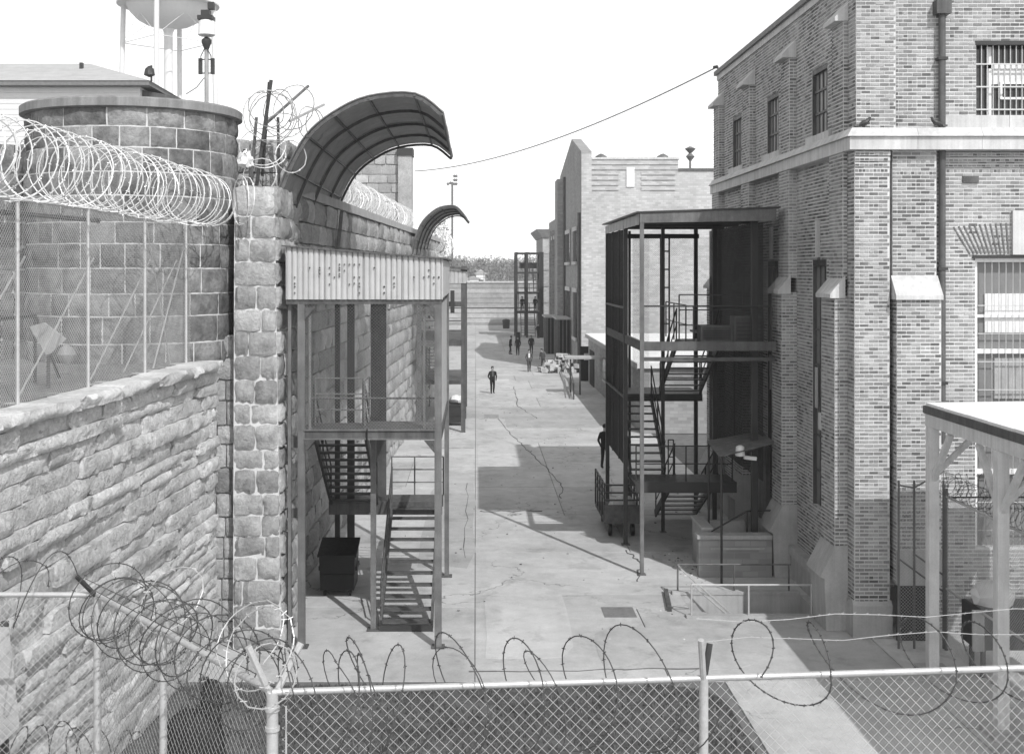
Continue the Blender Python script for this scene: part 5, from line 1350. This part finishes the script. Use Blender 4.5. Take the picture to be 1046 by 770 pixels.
bar('kerb', (XP(574, 94), 94, .09), (XP(585, 76), 76, .09), .25, CONC2, rr, .18)
# rubble and units against the hall
rb = thing('stone_heap', (6.6, 98, 0), 'heap of pale broken stones at the foot of the hall', 'stone heap')
g = random.Random(15); V_R = variants('rubble', COPE, 5, nx=4, nz=3, bulge=.15, rough=.1, depth=.5)
for k in range(95):
    u = g.random(); x = 5.3+u*2.6+g.uniform(-.2, .2); s_ = g.uniform(.3, .6); lv = g.choice([0, 0, .35, .7, 1.05])*min(1, u*1.6); inst('stone', g.choice(V_R)[0], (x, 96.5+g.uniform(-1.4, 1.4), lv), g.uniform(0, 3), (s_, .8, s_*.8), rb)
for (xa, ya, h, lab) in ((6.7, 117, 3.6, 'dark slatted enclosure against the hall, farther one'), (7.0, 105, 3.9, 'dark slatted enclosure against the hall, nearer one')):
    u = thing('slatted_enclosure', (xa+.5, ya, 0), lab, 'enclosure', None)
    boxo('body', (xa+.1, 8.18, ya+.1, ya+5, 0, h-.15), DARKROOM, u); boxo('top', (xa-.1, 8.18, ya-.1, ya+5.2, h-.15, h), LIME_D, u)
    n = 6
    for k in range(n): boxo('slat', (xa+.05, xa+.1, ya+.1+k*.85, ya+.35+k*.85, 0, h-.16), STEEL, u)
    for k in range(4): boxo('slat', (xa+.12+k*.32, xa+.2+k*.32, ya, ya+.09, 0, h-.16), STEEL_L, u)
# third and fourth buildings
b3 = thing('grey_block', (12, 128, 0), 'grey brick block between the hall and the corniced building', 'building')
boxo('wall', (8.25, 24, 119.2, 138, 0, 13.3), B3, b3)
for k in range(4):
    ya = 121.5+k*4; w = boxo('window', (8.18, 8.248, ya, ya+2.6, 8.2, 11.2), GLASS, b3); boxo('lintel', (8.12, 8.18, ya-.2, ya+2.8, 11.2, 11.6), LIME, w)
    w = boxo('window', (8.18, 8.248, ya, ya+2.6, 2.2, 6), GLASS, b3)
    boxo('pilaster', (8.0, 8.25, ya-1.2, ya-.6, 0, 12.2), B3, b3)
b4 = thing('corniced_building', (12, 155, 0), 'distant pale building with projecting cornice at the end of the row', 'building')
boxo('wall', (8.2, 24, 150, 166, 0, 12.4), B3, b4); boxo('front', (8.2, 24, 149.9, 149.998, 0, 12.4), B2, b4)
MB().hexa([(8.1,149.7,12.0),(24,149.7,12.0),(24,166.2,12.0),(8.1,166.2,12.0),(7.4,149.2,13.0),(24,149.2,13.0),(24,166.6,13.0),(7.4,166.6,13.0)]).build('cornice', B3, b4)
for k in range(3): w = boxo('window', (8.12, 8.198, 152+k*4.5, 154+k*4.5, 7, 10), GLASS, b4)
for k in range(5): boxo('stone_course', (8.15, 9.3, 149.82, 149.898, 2+k*2, 2.25+k*2), LIME_D, b4)
# distant fire escape tower
df = thing('distant_fire_escape', (6.3, 146, 0), 'distant dark four-level fire-escape tower at the end of the street', 'fire escape')
x0, x1, y0, y1 = XP(527.5, 145), XP(554, 145), 145, 149
for x in (x0, (x0+x1)/2-.3, x1-.25, x1):
    for y in (y0, y1): boxo('post', (x-.14, x+.14, y-.14, y+.14, 0, 10.15), STEEL_D, df)
for z in (10.1, 7.8, 5.4, 3.1): boxo('deck', (x0, x1, y0-.1, y1, z-.22, z), STEEL_D, df)
for z in (7.8, 5.4, 3.1): railing(df, [(x0, y0-.05, z), ((x0+x1)/2, y0-.05, z), (x1, y0-.05, z)], 1.0, STEEL_D, 2, r=.03)
boxo('unit', (x0+.4, x1-.6, y0+1, y0+1.4, 8.2, 8.9), STEEL_D, df)
stair(df, x0+.6, x1-.8, (148.5, 3.1), (145.5, .1), 10, STEEL_D); stair(df, x1-1.0, x1-.1, (148, 7.8), (145.5, 5.4), 9, STEEL_D); stair(df, x0+.3, x0+1.4, (148, 5.4), (145.5, 3.1), 9, STEEL_D)
tc = thing('oil_drum', (XP(529, 140), 140, 0), 'dark drum standing before the distant fire escape', 'drum'); MB().lathe([(.28, 0), (.3, .02), (.3, .3), (.32, .32), (.3, .34), (.3, .62), (.32, .64), (.3, .66), (.3, .9), (.27, .92)], (XP(529, 140), 140, 0), 14).build('shell', BLACK, tc, True)
x = XP(517, 168); tc = thing('litter_bin', (x, 168, 0), 'small dark litter bin by the end wall', 'bin'); MB().lathe([(.45, 0), (.52, 1.0), (.56, 1.0), (.56, 1.08), (.4, 1.25), (.1, 1.32)], (x, 168, 0), 12).build('shell', STEEL_D, tc, True)

# ------------------------------------------------------------------ left skyline
ho = thing('clapboard_house', (-30, 62, 0), 'white clapboard building with pale hipped roof behind the round tower', 'house')
Y = 60; ez = ZP(85, Y); xr = XP(152, Y)
boxo('wall', (-60, xr-.6, Y+.6, Y+14, 0, ez-.1), SIDING, ho)
for k in range(14): boxo('board', (-60, xr-.58, Y+.57+.002*(k % 2), Y+.6, ez-3.9+k*.27, ez-3.66+k*.27), SIDING, ho)
boxo('eave', (-60, xr, Y, Y+14.6, ez-.1, ez+.12), PLATE, ho)
rz = ZP(62, Y+5)
MB().hexa([(-60,Y-.05,ez+.121),(xr+.05,Y-.05,ez+.121),(xr+.05,Y+14.6,ez+.121),(-60,Y+14.6,ez+.121),(-60,Y+6,rz),(XP(92, Y+6),Y+6,rz),(XP(92, Y+6),Y+8,rz),(-60,Y+8,rz)]).build('roof', SHINGLE, ho)
boxo('vent_pipe', (XP(81, 64), XP(84, 64), 64, 64.25, ez+.3, ZP(64, 64)), STEEL_D, ho)
boxo('annex_roof', (xr-.6, XP(178, Y), Y+.7, Y+8, ez-2.5, ez-.9), PLATE, ho) if False else MB().prism([(xr-.59, ez-.2), (XP(181, Y+1), ZP(99, Y+1)), (XP(181, Y+1), ZP(103, Y+1)), (xr-.59, ez-.75)], 'Y', Y+1, Y+10).build('annex_roof', STEEL, ho)
boxo('annex_wall', (xr-.598, XP(172, Y), Y+1.4, Y+9, 0, ZP(108, Y)), SIDING, ho)
m = thing('roof_antenna', (XP(153, 58), 62, ez), 'small dark instrument on the corner of the clapboard roof', 'antenna')
x = XP(153, 60); railo('mast', [(x, 60.3, ez+.12), (x, 60.3, ZP(66, 60))], .06, STEEL_D, m); MB().lathe([(.05, 0), (.28, .1), (.22, .4), (.05, .55)], (x-.1, 60.3, ZP(78, 60)), 8).build('cup', STEEL_D, m, True)
# light pole with lamps
px_, Yp = 211, 34.0
xp = XP(px_, Yp); lt = thing('light_pole', (xp, Yp, 0), 'pole with lamp cluster and glazed box behind the round tower', 'light pole')
zb = lambda py: ZP(py, Yp)
railo('pole', [(xp, Yp, 0), (xp, Yp, zb(45))], .06, ANTR, lt, 8)
MB().lathe([(.05, zb(52)), (.14, zb(44)), (.14, zb(41)), (.04, zb(38))], (xp, Yp, 0), 10).build('collar', STEEL_D, lt, True)
MB().lathe([(.2, zb(37)), (.24, zb(36)), (.22, zb(22)), (.12, zb(20))], (xp, Yp, 0), 12).build('glazed_box', WHITE, lt, True)
boxo('lid', (xp-.22, xp+.2, Yp-.2, Yp+.2, zb(21), zb(17)), STEEL_D, lt); boxo('finial', (xp-.14, xp+.1, Yp-.1, Yp+.1, zb(16.8), zb(11)), STEEL_D, lt); boxo('finial', (xp+.05, xp+.22, Yp-.1, Yp+.1, zb(10), zb(3)), STEEL_D, lt)
for s_ in (-1, 1):
    boxo('lamp', (xp+s_*.17-.05, xp+s_*.17+.05, Yp-.05, Yp+.05, zb(76), zb(60)), STEEL_D, lt); railo('conduit', [(xp+s_*.03, Yp-.08, zb(50)), (xp+s_*.14, Yp-.08, zb(58)), (xp+s_*.14, Yp-.08, zb(62))], .015, STEEL_D, lt)
    for z in (61, 75): bar('bracket', (xp, Yp, zb(z)), (xp+s_*.2, Yp, zb(z)), .03, STEEL_D, lt)
railo('cable', [(xp-.05, Yp-.07, zb(80)), (xp-.25, Yp-.1, zb(90)), (xp-.55, Yp-.1, zb(97))], .015, STEEL_L, lt)
# water tower
Y = 200; xc = XP(172, Y); wt = thing('water_tower', (xc, Y, 0), 'white elevated water tank on slender legs above the tower', 'water tower')
zz = ZP(28, Y); r_ = 7.3
MB().lathe([(.72, zz-1.0), (1.0, zz-.3), (1.9, zz-.05), (3.4, zz+.3), (4.9, zz+1.1), (6.1, zz+2.3), (6.9, zz+3.8), (r_, zz+5.6), (r_, zz+13), (5, zz+15.5), (.6, zz+17)], (xc, Y, 0), 40).build('tank', TANK, wt, True)
MB().lathe([(r_, zz+3.5), (r_+.9, zz+3.5), (r_+.9, zz+3.75), (r_, zz+3.75)], (xc, Y, 0), 40).build('balcony', TANK, wt)
railo('riser', [(xc, Y, 0), (xc, Y, zz+.5)], .72, TANK, wt, 16)
legs = []
for k in range(4):
    a = R(-90+90*k); p = Vector((xc+r_*math.cos(a), Y+r_*math.sin(a), zz+6)); q = Vector((xc+(r_+1.2)*math.cos(a), Y+(r_+1.2)*math.sin(a), 0)); legs.append((p, q)); railo('leg', [q, p], .42, TANK, wt, 10)
for k in range(4):
    a, b = legs[k], legs[(k+1) % 4]
    for f in (.14, .42): railo('strut', [a[0].lerp(a[1], f+.02), b[0].lerp(b[1], f+.02)], .07, TANK, wt)
    railo('tie_rod', [a[0], b[0].lerp(b[1], .16)], .035, TANK, wt); railo('tie_rod', [b[0], a[0].lerp(a[1], .16)], .035, TANK, wt)
# sports-field light mast
Y = 250; x = XP(462, Y); ms = thing('light_mast', (x, Y, 0), 'tall slim floodlight mast on the skyline behind the farther hood', 'light mast')
railo('mast', [(x, Y, 0), (x, Y, ZP(186, Y))], .22, STEEL_L, ms, 8)
for i, (dx, py) in enumerate(((-1, 188), (-.4, 187), (.5, 180), (.5, 184), (.9, 180), (.9, 184), (.5, 188), (.9, 188))): MB().lathe([(.15, -.2), (.3, -.1), (.3, .25), (.1, .35)], (x+dx*.9, Y, ZP(py, Y)), 8, 'Y').build('lamp', STEEL_L, ms)
for py in (180, 184, 188): bar('crossarm', (x-.9, Y, ZP(py, Y)) if py == 188 else (x, Y, ZP(py, Y)), (x+.9, Y, ZP(py, Y)), .12, STEEL_L, ms)
# overhead cable
a = W(733, 68.5, 42.2); b = W(424, 175, 72.0); pts = []
for k in range(25):
    f = k/24; p = a.lerp(b, f); p.z -= 1.5*4*f*(1-f)*.5; pts.append(p)
oc = tag(MB().tube(pts, .024, 5).build('overhead_cable', STEEL, None), 'thin cable sagging across the sky above the street', 'cable')
ins = thing('insulator', (8.3, 42.2, 14.9), 'small cable insulator at the far corner of the brick building', 'insulator'); railo('rod', [(8.4, 42.2, 14.7), a], .03, STEEL_D, ins); MB().tube([a, a+Vector((-.12,.1,.0))], [.06, .05], 6).build('bell', STEEL_D, ins)
# ------------------------------------------------------------------ people
def mk_person(name, coat, trousers, skin=.32, shirt=None):
    t = NT(name); sp_ = t.n('ShaderNodeSeparateXYZ'); t.l(t.tc, sp_.inputs[0]); z = sp_.outputs[2]
    ax = t.math('ABSOLUTE', sp_.outputs[0])
    up = t.math('GREATER_THAN', z, .93); head = t.math('GREATER_THAN', z, 1.5); shoe = t.math('LESS_THAN', z, .09)
    hand = t.math('MULTIPLY', t.math('GREATER_THAN', ax, .215), t.math('LESS_THAN', z, .86))
    hand = t.math('MULTIPLY', hand, t.math('GREATER_THAN', z, .66))
    def mix(f, a, b):
        m_ = t.n('ShaderNodeMix'); t.val(m_.inputs[0], f); t.val(m_.inputs[2], a); t.val(m_.inputs[3], b); return m_.outputs[0]
    c = mix(up, trousers, coat); c = mix(head, c, skin); c = mix(hand, c, skin); c = mix(shoe, c, .015)
    if shirt:
        fr = t.math('MULTIPLY', t.math('LESS_THAN', ax, .06), t.math('LESS_THAN', sp_.outputs[1], -.06)); fr = t.math('MULTIPLY', fr, t.math('MULTIPLY', t.math('GREATER_THAN', z, 1.15), t.math('LESS_THAN', z, 1.5)))
        c = mix(fr, c, shirt)
    c = t.math('MULTIPLY', c, t.vary(t.noise(t.tc, 6), .25))
    return t.finish(c, .85, None, spec=.2)
def person(label, x, y, rot, coat, trousers, stride=0.0, arms=0.0, h=1.75, shirt=None, bend=0.0, hat=None, wide=1.18, floor=0.0, seated=False):
    me = bpy.data.meshes.new('person'); V = []; E = []; RR = []
    def v(p, r, prev=None):
        V.append(p); RR.append(r)
        if prev is not None: E.append((prev, len(V)-1))
        return len(V)-1
    k = 1.0; b_ = bend
    pel = v((0, 0, .95), (.155*wide, .115)); sp1 = v((0, -.02-b_*.1, 1.14), (.15*wide, .11), pel); ch = v((0, -.01-b_*.25, 1.36), (.175*wide, .12), sp1)
    nk = v((0, -.01-b_*.35, 1.5), (.06, .06), ch); h0 = v((0, -.03-b_*.45, 1.6), (.085, .1), nk); h1 = v((0, -.03-b_*.47, 1.7), (.08, .095), h0); v((0, -.02-b_*.48, 1.76), (.045, .05), h1)
    for s_ in (-1, 1):
        sh = v((s_*.19, -.01-b_*.25, 1.41), (.07, .07), ch); el = v((s_*(.26+arms*.05), .03-b_*.2, 1.13), (.052, .052), sh)
        wr = v((s_*(.25-arms*.06), -.06-arms*.18+s_*stride*.25, .89+arms*.12), (.038, .038), el); v((s_*(.245-arms*.1), -.1-arms*.22+s_*stride*.3, .78+arms*.14), (.04, .028), wr)
        hp_ = v((s_*.09, 0, .88), (.095*wide, .1), pel)
        if seated:
            kn = v((s_*.12, -.4, .9), (.07, .07), hp_); an = v((s_*.12, -.42, .5), (.05, .05), kn); v((s_*.12, -.55, .46), (.045, .035), an)
        else:
            kn = v((s_*.1, -.05+s_*stride*.28, .49), (.068, .07), hp_); an = v((s_*.1, s_*stride*.5+.02, .09+abs(stride)*.02), (.05, .055), kn); v((s_*.115, s_*stride*.5-.15, .045), (.045, .035), an)
    me.from_pydata(V, E, []); me.update()
    o = bpy.data.objects.new('person', me); col.objects.link(o); o.location = (x, y, floor); o.rotation_euler = (0, 0, rot); s_ = h/1.79; o.scale = (s_, s_, s_)
    sk = o.modifiers.new('skin', 'SKIN'); lay_ = me.skin_vertices[0].data
    for i, r in enumerate(RR): lay_[i].radius = r
    lay_[0].use_root = True
    sb = o.modifiers.new('smooth', 'SUBSURF'); sb.levels = 1; sb.render_levels = 2
    me.materials.append(mk_person('figure_clothes', coat, trousers, shirt=shirt))
    tag(o, label, 'person')
    m = MB()
    if hat == 'cap': m.lathe([(.1, 1.685), (.112, 1.7), (.112, 1.74), (.125, 1.77), (.06, 1.81), (.01, 1.815)], (0, -.03-b_*.47, 0), 12); m.box(-.07, .07, -.2-b_*.47, -.1-b_*.47, 1.69, 1.705)
    else: m.lathe([(.088, 1.66), (.102, 1.7), (.09, 1.76), (.05, 1.8), (.01, 1.81)], (0, 0-b_*.47, 0), 12)
    hh = m.build('cap' if hat else 'hair', CLOTH_D, None, True); hh.parent = o
    return o
person('man in dark coat standing alone in the middle of the street', 1.08, 79.4, R(15), .018, .012, .14, .5, 1.76, shirt=.1)
person('left of the two dark-clad men standing together far down the street', 3.25, 116, R(70), .018, .02, .25, .5, 1.78, bend=.25)
person('right of the two dark-clad men standing together far down the street', 3.95, 115, R(-20), .018, .015, 0, .2, 1.8, hat='cap')
person('dark-clad man standing in shade behind the walker', 5.3, 117, R(10), .02, .02, 0, .25, 1.8)
person('man in grey jacket and pale shirt walking up the street', 4.2, 96.5, R(5), .09, .05, .45, .4, 1.74, shirt=.75)
person('man in grey clothes beside the heap of pale stones', 5.42, 98.5, R(-40), .1, .06, .05, .6, 1.7, bend=.5)
person('man in a long dark coat beside the fire-escape screen', 5.2, 49.3, R(150), .016, .02, .12, .3, 1.8, hat=None, wide=1.15)
person('figure sitting on the distant fire escape near its left post', 5.55, 146.3, R(10), .015, .015, 0, .4, 1.75, floor=3.1, hat='cap')
person('figure standing on the distant fire escape at its right side', 7.1, 146.4, R(-30), .02, .02, 0, .4, 1.75, floor=3.1)
person('dark figure standing at the foot of the distant fire escape', 7.3, 143.5, R(30), .015, .015, .1, .4, 1.75)

# ------------------------------------------------------------------ vegetation beyond the walls
def twig_tree(m, x, y, z, h, w, n, g, leaf=.5):
    m.tube([(x, y, z), (x+g.uniform(-.2,.2), y, z+h*.45), (x+g.uniform(-.5,.5), y, z+h*.9)], [h*.02+.05, h*.012+.03, .02], 5, caps=False)
    for k in range(9):
        a = g.uniform(0, 6.28); f = g.uniform(.3, .8); q = Vector((x+math.cos(a)*w*.7, y+math.sin(a)*w*.7, z+h*(f+.2))); m.wire((x, y, z+h*f), q, .04)
    for k in range(n):
        a = g.uniform(0, 6.28); v = g.uniform(-1, 1); rr = g.random()**.45; q = math.sqrt(1-v*v)
        c = Vector((x+math.cos(a)*q*rr*w, y+math.sin(a)*q*rr*w, z+h*(.62+.38*v*rr)))
        d1 = Vector((g.uniform(-1,1), g.uniform(-1,1), g.uniform(-1,1)))*leaf; d2 = Vector((g.uniform(-1,1), g.uniform(-1,1), g.uniform(-1,1)))*leaf
        m.tri(c, c+d1, c+d2*.45)
# the hill
m = MB(); g = random.Random(2)
nx, ny = 40, 12; base = 0
hz = lambda x, y: max(-.5, (y-230)/260*6.5+1.6*math.sin(x*.02+1)+.9*math.sin(x*.055+y*.01)) if y > 200 else -.5
for j in range(ny+1):
    for i in range(nx+1):
        x = -260+520*i/nx; y = 200+300*j/ny; m.v.append((x, y, hz(x, y)))
for j in range(ny):
    for i in range(nx): a = j*(nx+1)+i; m.f.append((a, a+1, a+nx+2, a+nx+1))
tag(m.build('hill', EARTH, None, True), kind='structure')
m = MB()
for k in range(420):
    y = g.uniform(240, 470); x = g.uniform(-.09, .12)*y + g.uniform(-4, 4); h = g.uniform(5, 9)
    twig_tree(m, x, y, hz(x, y)-.3, h, h*.42, 90, g, .75)
tag(m.build('wood', TWIG, None, fix=False), 'hazy leafless wood on the hill beyond the end wall', 'wood', kind='stuff')
tr = thing('shrub_tree', (XP(443, 100), 100, 0), 'pale leafy tree showing over the wall under the farther hood', 'tree')
m = MB(); x = XP(445, 100)
m.tube([(x, 100, 0), (x+.1, 100, 5), (x-.1, 100, 9)], [.22, .16, .08], 7); m.build('trunk', BARK, tr)
m = MB()
for k in range(2600):
    a = g.uniform(0, 6.28); v = g.uniform(-1, 1); rr = g.random()**.4; q = math.sqrt(1-v*v); c = Vector((x+math.cos(a)*q*rr*1.5, 100+math.sin(a)*q*rr*1.5, 10.2+v*rr*2.3))
    if math.sin(c.x*4+1)*math.sin(c.z*3.1+c.y*2) > .45: continue
    d1 = Vector((g.uniform(-1,1), g.uniform(-1,1), g.uniform(-1,1)))*.13; d2 = Vector((g.uniform(-1,1), g.uniform(-1,1), g.uniform(-1,1)))*.13; m.tri(c, c+d1, c+d2)
tag(m.build('crown', EVER, tr, fix=False), kind='stuff')
for k in range(3):
    a = g.uniform(0, 6.28); railo('limb', [(x, 100, 6+k), (x+math.cos(a)*.9, 100+math.sin(a)*.9, 9+k*.6)], .06, BARK, tr)
# small houses beyond the end wall
def small_house(label, px, Y, w, h, rz):
    x = XP(px, Y); r_ = thing('distant_house', (x, Y, 0), label, 'house', 'white houses on the hill')
    z0 = hz(x, Y)-.5; boxo('wall', (x-w/2, x+w/2, Y, Y+7, z0, z0+h), WHITE, r_)
    MB().prism([(x-w/2-.4, z0+h), (x+w/2+.4, z0+h), (x, z0+h+rz)], 'Y', Y-.3, Y+7.3).build('roof', SHINGLE, r_)
    boxo('window', (x-.7, x+.5, Y-.05, Y-.005, z0+h*.45, z0+h*.8), GLASS, r_)
small_house('small white house just over the end wall, taller of the two', 491, 235, 1.7, 5.7, .9)
small_house('low white house just over the end wall, next to the far cage', 483, 228, 2.2, 4.9, .5)
m = MB(); coil(m, [W(436, 244, 75), W(452, 250, 80)], .8, .5, .02, 18, .1, .2, .2, 4, 0, seed=66); tag(m.build('razor_coil', RAZOR, None, fix=False), 'short razor coil end under the farther hood', 'razor wire')

# ------------------------------------------------------------------ haze
hm = bpy.data.materials.new('haze_air'); hm.use_nodes = True; hn = hm.node_tree; hn.nodes.clear()
ho_ = hn.nodes.new('ShaderNodeOutputMaterial'); pv = hn.nodes.new('ShaderNodeVolumePrincipled'); hn.links.new(pv.outputs[0], ho_.inputs['Volume'])
pv.inputs['Color'].default_value = (1, 1, 1, 1); pv.inputs['Density'].default_value = .0007; pv.inputs['Anisotropy'].default_value = .2
hz_o = MB().box(-300, 300, -20, 520, -4, 72).build('haze', hm); tag(hz_o, 'thin bright haze filling the air over the street', 'haze', kind='stuff')
